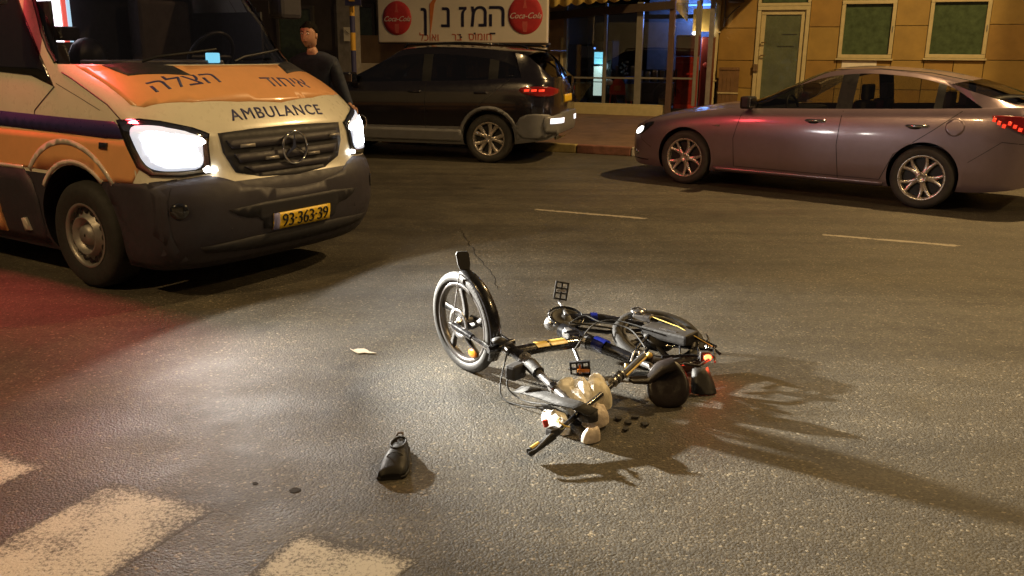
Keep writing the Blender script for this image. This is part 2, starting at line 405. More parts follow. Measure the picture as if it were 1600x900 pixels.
# markings
def stripe(name, label, x0, x1, y0, y1, m, z=.0008):
    b = sheet(name, x0, x1, y0, y1, z, m, 20, 48, .010)
    o = b.make(name, m, fix=False); tag(o, label, kind='structure')
    a = o.data.attributes.new('edge', 'FLOAT', 'POINT')      # worn towards its rim, as paint is
    for j in range(49):
        for i in range(21):
            d = min(i/20*(x1-x0), (1-i/20)*(x1-x0), j/48*(y1-y0), (1-j/48)*(y1-y0)); a.data[j*21+i].value = min(1, d/.035)
stripe('lane_line', 'faint worn lane line behind the bicycle', 1.30, 2.50, -5.13, -5.04, 'lane_paint')
stripe('lane_line', 'faint worn lane line in front of the grey car', 4.12, 5.24, -5.21, -5.12, 'lane_paint')
stripe('lane_line', 'faint worn lane line beyond the right edge', 7.0, 8.2, -5.22, -5.13, 'lane_paint')
for x0, x1, lb in ((.36, .86, 'far left'), (1.20, 1.72, 'cut by the left edge'), (2.06, 2.55, 'left of the shoe, largest in view'), (2.92, 3.36, 'below the shoe'), (3.8, 4.25, 'right of the others'), (4.65, 5.1, 'farthest right')):
    stripe('crosswalk_stripe', 'worn white crossing stripe, '+lb, x0, x1, -14.6, -11.22, 'road_paint')
# cracks sealed with tar
def crack(pts, wd, label):
    b = B(); P = [V((x, y, .004)) for x, y in pts]; Q = []
    for i in range(len(P)-1):
        for k in range(8):
            Q.append(P[i].lerp(P[i+1], k/8)+V((random.uniform(-.012, .012), random.uniform(-.012, .012), 0)))
    Q.append(P[-1]); L = []; Rr = []
    for i, q in enumerate(Q):
        t = (Q[min(i+1, len(Q)-1)]-Q[max(0, i-1)]).normalized(); s = V((-t.y, t.x, 0))*wd*random.uniform(.3, 1)*.5
        L.append(q+s); Rr.append(q-s)
    b.rings([L, Rr], False, smooth=False); tag(b.make('road_crack', 'tar'), label, kind='structure')
crack([(-.48, 7.9), (-.39, 7.39), (-.27, 6.75), (-.14, 6.17), (-.10, 5.8)], .009, 'thin dark crack running towards the bicycle wheel')
crack([(-1.4, 9.6), (.2, 9.1), (1.6, 8.5)], .008, 'thin dark crack along the lane line')

# ---------------------------------------------------------------- tiled building
WV = 6.3
bl = thing('tiled_building', 'building faced with amber stone tiles behind the grey car', 'building', st(1, WV, .28))
b = B(); b.box(st(6.0, WV+.32, 2.4), (10.4, .5, 4.4), SA); b.make('wall', 'grout', bl)
openings = [(1.75, 2.80, .28, 2.66), (1.75, 2.80, 2.66, 3.3), (3.40, 4.42, 1.46, 2.58), (5.02, 6.08, 1.46, 2.58), (6.9, 7.95, 1.46, 2.58), (8.6, 9.6, 1.46, 2.58)]
rows = [.22, .85, 1.42, 2.08, 2.75, 3.42, 4.1, 4.7]
ucols = [.98, 1.75, 2.80, 3.40, 3.91, 4.42, 5.02, 5.55, 6.08, 6.9, 7.42, 7.95, 8.6, 9.1, 9.6, 10.3, 11.1]
for r0, r1 in zip(rows, rows[1:]):
    for c0, c1 in zip(ucols, ucols[1:]):
        zz = [(r0, r1)]
        for (a0, a1, z0, z1) in openings:
            if c0 < a1-.01 and c1 > a0+.01:
                nz = []
                for p0, p1 in zz:
                    if z1 <= p0 or z0 >= p1: nz.append((p0, p1)); continue
                    if z0 > p0+.05: nz.append((p0, z0))
                    if z1 < p1-.05: nz.append((z1, p1))
                zz = nz
        for p0, p1 in zz:
            b = B(); b.box(st((c0+c1)/2, WV+.035+random.uniform(-.003, .003), (p0+p1)/2), (c1-c0-.012, .07, p1-p0-.012), SA, .004)
            b.make('tile', random.choice(['stone_tile', 'stone_tile', 'stone_tile_dark']), bl)
def frame(b, u0, u1, z0, z1, v, wd, dp, mi=0):
    b.box(st((u0+u1)/2, v, z1-wd/2), (u1-u0, dp, wd), SA, .006, mi); b.box(st((u0+u1)/2, v, z0+wd/2), (u1-u0, dp, wd), SA, .006, mi)
    b.box(st(u0+wd/2, v+.002, (z0+z1)/2), (wd, dp, z1-z0-2*wd-.001), SA, .006, mi); b.box(st(u1-wd/2, v+.002, (z0+z1)/2), (wd, dp, z1-z0-2*wd-.001), SA, .006, mi)
for i, (a0, a1, z0, z1) in enumerate(openings):
    if i < 2: continue
    b = B(); frame(b, a0+.003, a1-.003, z0+.003, z1-.003, WV+.0, .07, .09)
    f = b.make('window', 'frame_cream', bl)
    b = B(); b.box(st((a0+a1)/2, WV+.045, (z0+z1)/2), (a1-a0-.14, .008, z1-z0-.14), SA); b.make('pane', 'window_dark', f)
    b = B(); b.box(st((a0+a1)/2, WV-.03, z0-.02), (a1-a0+.06, .10, .035), SA, .005); b.make('sill', 'frame_cream', f)
    b = B(); b.box(st(a1-.035, WV-.055, (z0+z1)/2), (.02, .03, .12), SA, .004); b.make('latch', 'frame_grey', f)
b = B(); frame(b, 1.753, 2.797, .24, 2.50, WV+.0, .075, .10); frame(b, 1.753, 2.797, 2.505, 3.25, WV+.0, .06, .10)
dr = b.make('door', 'frame_cream', bl)
b = B(); frame(b, 1.835, 2.715, .32, 2.42, WV+.03, .085, .05); b.make('door_leaf', 'frame_cream', dr)
b = B(); b.box(st(2.275, WV+.045, 1.37), (.72, .01, 1.94), SA); b.make('door_glass', 'door_green', dr)
b = B(); b.box(st(2.275, WV+.045, 2.88), (.9, .01, .6), SA); b.make('transom_glass', 'window_dark', dr)
b = B()
for z in (1.52, 1.78): b.tube([st(1.88, WV-.02, z), st(1.88, WV-.07, z), st(1.97, WV-.07, z)], .011, 8)
b.make('handle', 'brass', dr)
b = B(); b.box(st(1.80, WV-.07, 1.27), (.10, .05, .15), SA, .006); b.make('letter_box', 'brass', dr)
b = B(); b.box(st(2.42, WV+.035, 1.94), (.30, .006, .014), SA); b.box(st(2.36, WV+.035, 1.70), (.34, .006, .014), SA); b.make('etched_line', 'black', dr)
nb = tag(B().box(st(3.83, WV-.008, 1.335), (.66, .012, .155), SA, .003).make('notice_plate', 'paper'), 'blank pale plate on the wall below the left window', 'notice')
pp = thing('drainpipe', 'cream drainpipe at the corner left of the door', 'pipe', st(1.0, WV-.12, .28))
b = B(); b.tube([st(.93, WV-.12, 1.2), st(.955, WV-.12, 2.7), st(.97, WV-.12, 4)], .055, 14); b.tube([st(.93, WV-.12, .2), st(.93, WV-.12, 1.2)], .05, 14); b.make('pipe', 'frame_cream', pp)
b = B()
for z in (1.0, 2.0, 3.0): b.box(st(.95, WV-.10, z), (.15, .14, .03), SA, .004)
b.make('bracket', 'frame_cream', pp)

# wall lamp bracket / curved ornament at the corner above the pipe
b = B(); Q = [st(1.10+.30*(t**2), WV-.14, 2.10+.42*t) for t in [k/10 for k in range(11)]]
b.tube(Q, .014, 8); b.tube([st(1.10, WV-.14, 2.1), st(1.10, WV-.14, 2.75)], .018, 8); b.lathe([(.02, .16), (.16, .0), (.17, -.03), (.02, -.05)], st(1.32, WV-.16, 2.62), (0, 0, 1), 20)
tag(b.make('wall_bracket', 'beam_dark'), 'dark curved iron bracket on the building corner', 'bracket')

# ---------------------------------------------------------------- shop front
SV = 5.0
sh = thing('snack_shop', 'small glass-fronted snack shop between the two cars', 'shop', st(-1, SV, .28))
b = B(); b.box(st(-1.03, SV+.02, .375), (2.62, .16, .25), SA, .01); b.make('base_wall', 'frame_cream', sh)
fr = [(-2.02, .07), (-1.13, .06), (-.40, .13), (.78, .06)]
for x, wd in fr:
    b = B(); b.box(st(x, SV, 1.55), (wd, .09, 2.06), SA, .006); b.make('mullion', 'frame_grey', sh)
b = B(); b.box(st(-1.03, SV-.0, .52), (2.6, .11, .05), SA, .004); b.make('bottom_rail', 'frame_cream', sh)
for a0, a1 in ((-1.985, -1.16), (-1.10, -.465), (-.335, .22), (.33, .75)):
    b = B(); b.box(st((a0+a1)/2, SV+.003, 1.07), (a1-a0, .05, .035), SA, .003); b.make('cross_rail', 'frame_grey', sh)
    b = B(); b.box(st((a0+a1)/2, SV+.02, 1.55), (a1-a0-.002, .008, 2.0), SA); b.make('pane', 'glass_shop', sh)
b = B(); b.box(st(-2.22, SV+.1, 1.5), (.34, .3, 2.5), SA, .01); b.make('pier', 'plaster', sh)
b = B(); b.box(st(-2.075, SV-.06, 1.1), (.05, .06, 1.6), SA, .005); b.make('pier_edge', 'frame_cream', sh)
# interior
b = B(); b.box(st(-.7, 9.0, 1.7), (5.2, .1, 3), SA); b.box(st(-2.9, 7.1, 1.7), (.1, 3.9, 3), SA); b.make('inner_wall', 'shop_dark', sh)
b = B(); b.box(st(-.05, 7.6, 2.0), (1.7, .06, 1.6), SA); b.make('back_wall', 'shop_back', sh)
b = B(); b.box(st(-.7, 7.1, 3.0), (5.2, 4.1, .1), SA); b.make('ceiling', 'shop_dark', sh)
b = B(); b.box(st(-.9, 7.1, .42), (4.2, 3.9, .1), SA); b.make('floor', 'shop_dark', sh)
b = B(); b.box(st(-.05, 6.9, 2.36), (1.9, .25, .09), SA, .01); b.make('ceiling_beam', 'shop_dark', sh)
b = B(); b.tube([st(-.2, 7.3, 2.62), st(.75, 7.3, 2.62)], .02, 8); tb = b.make('tube_light', 'tube_blue', sh)
lamp('tube_glow', 'POINT', st(.25, 7.15, 2.45), 60, (.18, .38, 1), sh, .3)
b = B(); b.ball(st(.62, 5.6, 1.97), (.075, .075, .04), 12); b.make('ceiling_lamp', 'bulb', sh)
lamp('ceiling_glow', 'POINT', st(.55, 5.75, 1.85), 9, (1, .85, .62), sh, .05)
lamp('fridge_glow', 'POINT', st(-1.35, 5.38, 1.3), 3, (.6, .9, 1), sh, .12)
for k in range(7):
    b = B(); x = -.95+k*.17; h = random.uniform(.2, .42); b.box(st(x, 6.6, .95+h/2), (.11, .11, h), SA, .02); b.make('bottle_rack', random.choice(['trim_grey', 'shop_dark', 'upholstery']), sh)
b = B(); b.box(st(-.45, 6.6, .72), (1.3, .5, .45), SA, .02); b.make('counter', 'upholstery', sh)
# awning
aw = thing('awning', 'yellow scalloped awning hanging over the shop window', 'awning', st(-1, 4.6, 2.4))
b = B(); n = 88; top = []; bot = []; to2 = []
for i in range(n+1):
    u = -2.55+2.82*i/n; zz = 2.50+(u+2.5)*.055
    v = 3.9+.03*sin(i*2*pi/8); sc_ = abs(sin(i*pi/8))**.7
    top.append(st(u, 3.92, zz+.42)); bot.append(st(u, v, zz-.015-.06*sc_)); to2.append(st(u, 5.1, zz+1.0))
b.rings([bot, top, to2], False); o = b.make('valance', 'awning_yellow', aw); o.modifiers.new('s', 'SOLIDIFY').thickness = .008
b = B(); b.box((0, 0, 0), (2.85, .09, .16), rot=M.Rotation(SA, 3, 'Z')@M.Rotation(-.075, 3, 'Y')); b.v = [p+st(-1.1, 4.9, 2.42) for p in b.v]; b.make('beam', 'beam_dark', aw)
b = B(); b.add([st(.31, 5.02, 2.44), st(.31, 6.2, 2.22), st(.31, 6.2, 2.9), st(.31, 5.02, 3.0)], [(0, 1, 2, 3)]); o = b.make('side_panel', 'awning_yellow', aw); o.modifiers.new('s', 'SOLIDIFY').thickness = .01
b = B(); b.box(st(.67, 5.9, 2.24), (.36, .012, .46), SA); b.make('hanging_panel', 'awning_yellow', aw)
b = B(); b.box(st(-2.36, 4.7, 2.2), (.17, .012, .62), SA); b.make('hanging_panel', 'awning_yellow', aw)
b = B(); b.tube([st(.97, 6.1, 2.6), st(.2, 5.0, 2.9)], .03, 8); b.make('brace', 'frame_cream', aw)
for u, v, r, m, lb in ((.275, 4.95, .055, 'pole_brown', 'dark brown awning post in the middle of the shop front'), (.70, 5.6, .035, 'frame_grey', 'grey steel post in front of the maroon cooler'), (.93, 5.7, .045, 'pole_grey', 'grey post beside the leaning wooden board')):
    b = B(); b.box(st(u, v, 1.65), (r*2, r*2, 2.9), SA, .008); tag(b.make('awning_post', m), lb, 'post', 'posts carrying the awning')
# goods inside / in front
fg = thing('display_fridge', 'black fridge with a lit cyan and white display in the shop', 'fridge', st(-1.4, 5.6, .47))
b = B(); b.box(st(-1.40, 5.75, 1.15), (.55, .5, 1.36), SA, .02); b.make('cabinet', 'gloss_black', fg)
for z0, z1, m in ((1.35, 1.47, 'screen_cyan'), (1.48, 1.60, 'screen_cyan'), (.98, 1.30, 'screen_pale'), (.68, .96, 'screen_pale')):
    b = B(); b.box(st(-1.43, 5.49, (z0+z1)/2), (.19, .012, z1-z0), SA, .004); b.make('lit_shelf', m, fg)
b = B(); b.ball(st(-1.52, 5.48, 1.68), .022, 8); b.make('indicator', 'tube_blue', fg)
rc = thing('drinks_cooler', 'tall red drinks cooler at the right end of the shop', 'cooler', st(.55, 5.35, .47))
b = B(); b.box(st(.52, 5.45, .95), (.42, .4, 1.1), SA, .03); b.make('cabinet', 'cooler_red', rc)
b = B(); b.box(st(.52, 5.45, 1.72), (.44, .4, .42), SA, .03); b.make('header', 'cooler_maroon', rc)
text_obj('lettering', 'Coca-Cola', .085, st(.52, 5.238, 1.40), U, Z, 'sign_pink', rc, .003, shear=.35)
b = B(); b.tube([st(.36, 5.22, .7), st(.36, 5.20, .75), st(.36, 5.20, 1.2), st(.36, 5.22, 1.25)], .012, 8); b.make('handle', 'black', rc)
rc2 = thing('drinks_cooler', 'maroon cooler between the two grey posts', 'cooler', st(.85, 5.9, .47))
b = B(); b.box(st(.83, 5.98, 1.15), (.24, .3, 1.5), SA, .02); b.make('cabinet', 'cooler_maroon', rc2)
b = B(); b.ball(st(.82, 5.82, 1.33), (.05, .01, .05), 12, rot=M.Rotation(SA, 3, 'Z')); b.make('badge', 'sign_pink', rc2)
ch = thing('plastic_chair', 'red plastic chair with rounded back behind the glass', 'chair', st(-.95, 5.4, .47))
b = B(); Q = []
for i in range(9):
    a = pi*i/8; Q.append([st(-.93+.19*cos(a)*(1 if k < 1 else 1), 5.35+k*.02, .72+ .34*sin(a)) for k in (0, 1)])
b.rings([[q[0] for q in Q], [q[1] for q in Q]], False); b.add([q[0] for q in Q], [tuple(range(9))]); b.add([q[1] for q in Q], [tuple(range(9))]); b.make('backrest', 'chair_red', ch)
b = B(); b.box(st(-.93, 5.6, .72), (.4, .42, .03), SA, .01); b.make('seat', 'chair_red', ch)
for i in (-1, 1):
    for j in (0, 1):
        b = B(); b.tube([st(-.93+i*.17, 5.42+j*.35, .71), st(-.93+i*.19, 5.4+j*.4, .47)], .016, 6); b.make('leg', 'chair_red', ch)
b = B()
for k in range(9): b.tube([st(-.93+(k-4)*.035, 5.335, .62), st(-.93+(k-4)*.035, 5.335, .9)], .004, 4)
tag(B().box(st(-.93, 5.325, .85), (.15, .012, .10), SA, .004).make('backrest_badge', 'sign_orange', ch), None)
bx = thing('bucket', 'blue and white bucket standing right of the red chair', 'bucket', st(-.66, 5.4, .47))
b = B(); b.lathe([(.09, 0), (.12, .36)], st(-.66, 5.4, .58), (0, 0, 1), 20, cap=True); b.make('body', 'cloth_cream', bx)
b = B(); b.lathe([(.122, 0), (.135, .02), (.135, .12), (.12, .15), (.02, .16)], st(-.66, 5.4, .94), (0, 0, 1), 20); b.make('lid', 'plastic_blue', bx)
b = B(); b.ball(st(-1.12, 5.32, .97), (.09, .05, .07), 12); tag(b.make('bag', 'sign_white'), 'crumpled white bag on top of the red chair', 'bag')
b = B()
for k in range(9):
    a = k*2.4; b.ball(st(-.85+.06*cos(a), 5.5+.05*sin(a), 1.15+.03*k), (.045, .02, .03), 6, rot=M.Rotation(a, 3, 'Z'))
b.tube([st(-.85, 5.5, .95), st(-.84, 5.5, 1.4)], .008, 6); tag(b.make('potted_plant', 'trim_grey'), 'small grey potted plant behind the red chair', 'plant')
b = B()
cl = [[st(-1.95+.04*i+.0*j, 5.12+.02*sin(i*1.7), .97-(j/6)*(.42*max(.15, 1-abs(i-6)/7.))) for i in range(13)] for j in range(7)]
b.rings(cl, False); o = b.make('cloth', 'cloth_cream'); o.modifiers.new('s', 'SOLIDIFY').thickness = .006; tag(o, 'cream cloth with a drooping point behind the left pane', 'cloth')
bd = thing('wooden_board', 'brown slatted wooden board leaning by the drainpipe', 'board', st(1.28, 6.1, .28))
for k in range(5):
    b = B(); b.box(st(1.12+.085*k, 6.05, .78), (.08, .02, 1.0), SA, .004); b.make('slat', 'wood', bd)
for z in (.75, 1.24): b = B(); b.box(st(1.29, 6.03, z), (.44, .018, .03), SA, .003); b.make('batten', 'frame_cream' if z < 1 else 'wood', bd)
b = B(); b.box(st(.1, 5.15, .6), (.13, .1, .12), SA, .01); tag(b.make('carton', 'cloth_cream'), 'small cream carton on the floor behind the glass', 'carton')

# ---------------------------------------------------------------- sign board
sg = thing('shop_sign', 'cream sign board with Hebrew lettering and two red discs', 'sign', st(-3.8, 3.5, 1.8))
b = B(); b.box(st(-3.805, 3.56, 2.42), (3.86, .10, 1.26), SA, .03); b.make('board', 'sign_face', sg)
b = B(); b.box(st(-3.805, 3.62, 1.775), (3.9, .12, .04), SA, .005); b.make('bottom_edge', 'sign_edge', sg)
b = B(); b.box(st(-5.752, 3.62, 2.42), (.03, .12, 1.28), SA, .005); b.make('side_edge', 'sign_edge', sg)
def disc(u, z, r, mt, tint):
    b = B(); b.lathe([(.001, .022), (r*.7, .02), (r*.97, .012), (r, 0)], st(u, 3.505, z), -N, 40); d = b.make('disc', mt, sg)
    P = [(-.10, -1), (-.17, -.6), (-.15, -.3), (-.10, -.1), (-.14, .1), (-.15, .35), (-.07, .6), (-.05, .95), (.05, .95), (.07, .6), (.15, .35), (.14, .1), (.10, -.1), (.15, -.3), (.17, -.6), (.10, -1)]
    b = B(); b.prism([(x*r*.9, y*r*.88) for x, y in P], st(u, 3.49, z), U, Z, -N*.006); b.make('bottle_silhouette', tint, d)
    text_obj('lettering', 'Coca-Cola', r*.43, st(u, 3.482, z-.02), U, Z+U*.0, 'sign_white', d, .004, shear=.45, bold=.004)
disc(-5.26, 2.30, .345, 'sign_red', 'sign_pink'); disc(-2.34, 2.31, .37, 'sign_red', 'sign_pink')
b = B(); b.prism([(-.05, -.30), (.05, .32), (.12, .45), (.03, .42), (-.06, .32)], st(-4.42, 3.505, 2.24), U, Z, -N*.006); b.make('orange_stroke', 'sign_orange', sg)
xs = [(-4.68, 'ן'), (-4.12, 'נ'), (-3.74, 'ז'), (-3.37, 'מ'), (-2.98, 'ה')]
for x, s in xs: text_obj('letter', s, .66, st(x+(.08 if s == 'ן' else .02), 3.508, 2.30), U, Z, 'sign_navy', sg, .006, sx=1.05, bold=.014)
for x, z, wd in ((-3.05, 1.965, .12), (-3.45, 1.97, .035), (-3.78, 1.945, .035), (-3.76, 1.90, .035)):
    b = B(); b.box(st(x, 3.505, z), (wd, .012, .03), SA); b.make('vowel_point', 'sign_navy', sg)
for x, s in ((-4.50, 'לכואו'), (-3.86, 'רב'), (-3.33, 'סומוח')): text_obj('small_lettering', s, .215, st(x, 3.508, 1.90), U, Z, 'sign_brick', sg, .004, bold=.008)

# walls behind the dark car and far left
b = B(); b.box(st(-4.6, 4.0, 1.0), (4.5, .25, 1.9), SA); tag(b.make('low_wall', 'plaster'), 'brown plaster wall under the shop sign', 'wall')
b = B(); b.box(st(-5.9, 3.6, .75), (1.5, .2, 1.25), SA, .01); tag(b.make('rendered_block', 'cream_wall'), 'pale rendered block beside the striped pole', 'wall')
b = B(); b.box(st(-2.35, 3.9, 1.05), (.5, .3, 1.45), SA, .01); tag(b.make('wall_end', 'stone_tile'), 'amber end of the wall right of the shop sign', 'wall')
db = thing('dark_building', 'dark building behind the standing person', 'building', st(-11, 5.5, 0))
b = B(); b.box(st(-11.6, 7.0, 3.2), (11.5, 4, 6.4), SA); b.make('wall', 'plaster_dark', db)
for k in range(5):
    b = B(); frame(b, -14.6+k*1.7, -13.5+k*1.7, 1.0, 2.7, 4.98, .08, .08); f = b.make('window', 'trim_grey', db)
    b = B(); b.box(st(-14.05+k*1.7, 4.985, 1.85), (.94, .01, 1.54), SA); b.make('pane', 'window_dark', f)
b = B(); b.tube([st(-7.0, 4.9, 1.2), st(-5.9, 4.9, 2.4)], .03, 6); b.make('stair_rail', 'trim_grey', db)
b = B(); b.box(st(-6.0, 4.6, 2.9), (.5, .6, 5.2), SA); b.make('side_wall', 'plaster_dark', db)
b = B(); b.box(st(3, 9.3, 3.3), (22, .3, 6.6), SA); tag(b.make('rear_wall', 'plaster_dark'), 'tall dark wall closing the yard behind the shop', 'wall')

# poles by the kerb
gp = thing('grey_column', 'thick grey concrete column with a white notice pinned on', 'column', st(-5.05, 1.3, .15))
b = B(); b.box(st(-5.03, 1.3, 2.2), (.33, .3, 4.4), SA, .02); b.make('shaft', 'pole_grey', gp)
b = B(); b.box(st(-4.955, 1.135, 1.84), (.15, .012, .25), SA, .003); nt_ = b.make('notice', 'paper', gp)
b = B()
for k in range(3): b.tube([st(-5.0+.03*k, 1.122, 1.92-.025*k), st(-4.94+.02*k, 1.122, 1.86-.01*k)], .004, 4)
b.make('notice_mark', 'black', nt_)
sp = thing('striped_pole', 'blue and yellow banded bus stop pole with a blue plate', 'sign pole', st(-4.74, 1.0, .15))
zc = [(.13, .75, 1), (.75, 1.0, 0), (1.0, 1.55, 1), (1.55, 1.865, 0), (1.865, 2.16, 1), (2.16, 2.33, 0), (2.33, 3.4, 1)]
for z0, z1, k in zc:
    b = B(); b.lathe([(.048, 0), (.048, z1-z0)], st(-4.745, 1.0, z0), (0, 0, 1), 16, cap=True); b.make('band', ['stripe_yellow', 'stripe_blue'][k], sp)
b = B(); b.box(st(-4.67, .93, 2.56), (.34, .02, .44), SA, .008); pl = b.make('sign_plate', 'stripe_blue', sp)
b = B(); b.box(st(-4.69, .915, 2.52), (.12, .006, .22), SA, .004); b.make('pictogram', 'stripe_yellow', pl)
b = B(); b.box(st(-4.67, .93, 2.33), (.36, .024, .012), SA); b.make('plate_edge', 'frame_grey', pl)

# ---------------------------------------------------------------- street lamps (outside the frame; their light falls on everything)
def street_lamp(u, v, power, label, h=7.6, toward=-1, reach=1.6, base=.13):
    t = thing('street_lamp', label, 'street lamp', st(u, v, base, 0), group='street lamps along the road')
    b = B(); b.lathe([(.12, 0), (.11, .5), (.075, .6), (.05, h)], st(u, v, base, 0), (0, 0, 1), 16); b.make('pole', 'lamp_steel', t)
    a0 = st(u, v, base+h-.05, 0); a1 = a0+N*toward*reach+Z*.25
    b = B(); b.tube([a0, a0+Z*.2+N*toward*.3, a1], .035, 8); b.make('arm', 'lamp_steel', t)
    hd = a1+N*toward*.25
    b = B(); b.box(hd+Z*.04, (.26, .62, .10), SA, .04); b.make('head', 'lamp_steel', t)
    b = B(); b.box(hd-Z*.025, (.18, .40, .03), SA, .01); b.make('lamp_glass', 'sodium_bulb', t)
    lamp('lamp_light', 'SPOT', hd-Z*.08, power, SODIUM, t, .14, (0, 0, -1), 165, .5)
street_lamp(6.6, .7, STREET_W, 'sodium street lamp on the far pavement, out of frame')
street_lamp(12, -9.5, NEAR_W, 'sodium street lamp on the near side of the road', toward=1, base=0)

street_lamp(-.6, -17.5, LEFT_W, 'sodium street lamp on the near side, behind the photographer to the left', toward=1, base=0)

# ================================================================= CARS
def wheel(parent, x, y, r, wd, rim_r, side, style, tyre='rubber'):
    """wheel part at local (x, y): y is the outer face, side = +1 left, -1 right"""
    ax = V((0, side, 0)); c = V((x, y-side*wd*.5, r))
    h = wd/2; b = B()
    b.lathe([(rim_r*.9, -h), (rim_r+.01, -h), (r-.03, -h*.98), (r-.008, -h*.8), (r, -h*.45), (r, h*.45), (r-.008, h*.8), (r-.03, h*.98), ((r+rim_r)/2, h*1.04), (rim_r+.012, h*.96), (rim_r, h*.9)], c, ax, 48)
    for k in (-.25, .25): pass
    wh = b.make('wheel', tyre, parent)
    b = B(); b.lathe([(rim_r+.002, h*.95), (rim_r-.012, h*.97), (rim_r-.022, h*.80), (rim_r-.03, -h*.5), (.05, -h*.45), (.01, -h*.45)], c, ax, 40)
    if style == 'steel':
        rim = b.make('rim', 'steel_rim', wh)
        b = B(); b.lathe([(rim_r-.022, h*.45), (rim_r-.05, h*.62), (rim_r*.66, h*.70), (rim_r*.60, h*1.02), (rim_r*.56, h*1.04), (rim_r*.5, h*.70), (.07, h*.6), (.065, h*.95), (.01, h*.97)], c, ax, 40); b.make('rim_disc', 'steel_rim', wh)
        for k in range(16):
            a = 2*pi*k/16; q = c+V((cos(a)*rim_r*.79, side*h*.665, sin(a)*rim_r*.79))
            b = B(); b.lathe([(.021, .012), (.001, .013)], q, ax, 10); b.make('rim_hole', 'black', wh)
        return wh
    rim = b.make('rim', 'alloy', wh)
    b = B(); b.lathe([(rim_r-.03, h*.30), (.02, h*.28)], c, ax, 32); b.make('brake_disc', 'black', wh)
    def spoke(a0, a1, w0, w1, r0=.05, r1=None, z0=.80, z1=.84):
        r1 = r1 or rim_r-.016; b = B(); rg = []
        for t in (0, .25, .5, .75, 1):
            rr = r0+(r1-r0)*t; a = a0+(a1-a0)*t; ww = (w0+(w1-w0)*t)/2; dz = h*(z0+(z1-z0)*t)-.012*sin(pi*t)
            e = V((cos(a), 0, sin(a))); s_ = V((-sin(a), 0, cos(a)))
            rg.append([c+e*rr+s_*ww+ax*(dz-.006), c+e*rr+s_*ww*.6+ax*dz, c+e*rr-s_*ww*.6+ax*dz, c+e*rr-s_*ww+ax*(dz-.006), c+e*rr-s_*ww+ax*(dz-.03), c+e*rr+s_*ww+ax*(dz-.03)])
        b.rings(rg, True, True); b.make('spoke', 'alloy', wh)
    ph = random.uniform(0, 1)
    for k in range(5):
        a = 2*pi*k/5+ph
        if style == 'twin':
            spoke(a, a-.27, .050, .030, z0=.8); spoke(a, a+.27, .050, .030, z0=.8)
        else:
            spoke(a-.12, a-.27, .036, .062); spoke(a+.12, a+.27, .036, .062)
    b = B(); b.lathe([(.062, h*.7), (.058, h*.84), (.032, h*.88), (.03, h*.85), (.001, h*.87)], c, ax, 24); b.make('hub', 'alloy', wh)
    for k in range(5):
        a = 2*pi*k/5+ph+.63; b = B(); b.lathe([(.009, .0), (.009, .012), (.001, .012)], c+V((cos(a)*.044, side*h*.8, sin(a)*.044)), ax, 6); b.make('bolt', 'steel_rim', wh)
    return wh

def apply_bool(o, cutters):
    for c in cutters:
        md = o.modifiers.new('b', 'BOOLEAN'); md.operation = 'DIFFERENCE'; md.solver = 'EXACT'; md.object = c
    dg = bpy.context.evaluated_depsgraph_get(); dg.update()
    me = bpy.data.meshes.new_from_object(o.evaluated_get(dg)); o.modifiers.clear(); old = o.data; o.data = me; bpy.data.meshes.remove(old)
    for c in cutters: bpy.data.objects.remove(c)
def split_mat(o, idx, name, mtl, parent, offset=0):
    """faces of material slot idx leave o and become their own objects (one per connected piece)"""
    me = o.data; pick = [p for p in me.polygons if p.material_index == idx]
    adj = {}
    for p in pick:
        for v in p.vertices: adj.setdefault(v, []).append(p.index)
    seen = set(); groups = []
    P = {p.index: p for p in pick}
    for p in pick:
        if p.index in seen: continue
        st_ = [p.index]; seen.add(p.index); g = []
        while st_:
            q = st_.pop(); g.append(q)
            for v in P[q].vertices:
                for r in adj[v]:
                    if r not in seen: seen.add(r); st_.append(r)
        groups.append(g)
    out = []
    for g in groups:
        used = sorted({v for q in g for v in P[q].vertices}); mp = {k: i for i, k in enumerate(used)}
        b = B(); b.add([me.vertices[i].co-me.vertices[i].normal*offset for i in used], [[mp[v] for v in P[q].vertices] for q in g], True)
        out.append(b.make(name, mtl, parent, fix=False))
    bm = bmesh.new(); bm.from_mesh(me)
    bmesh.ops.delete(bm, geom=[f for f in bm.faces if f.material_index == idx], context='FACES'); bm.to_mesh(me); bm.free(); me.update()
    return out

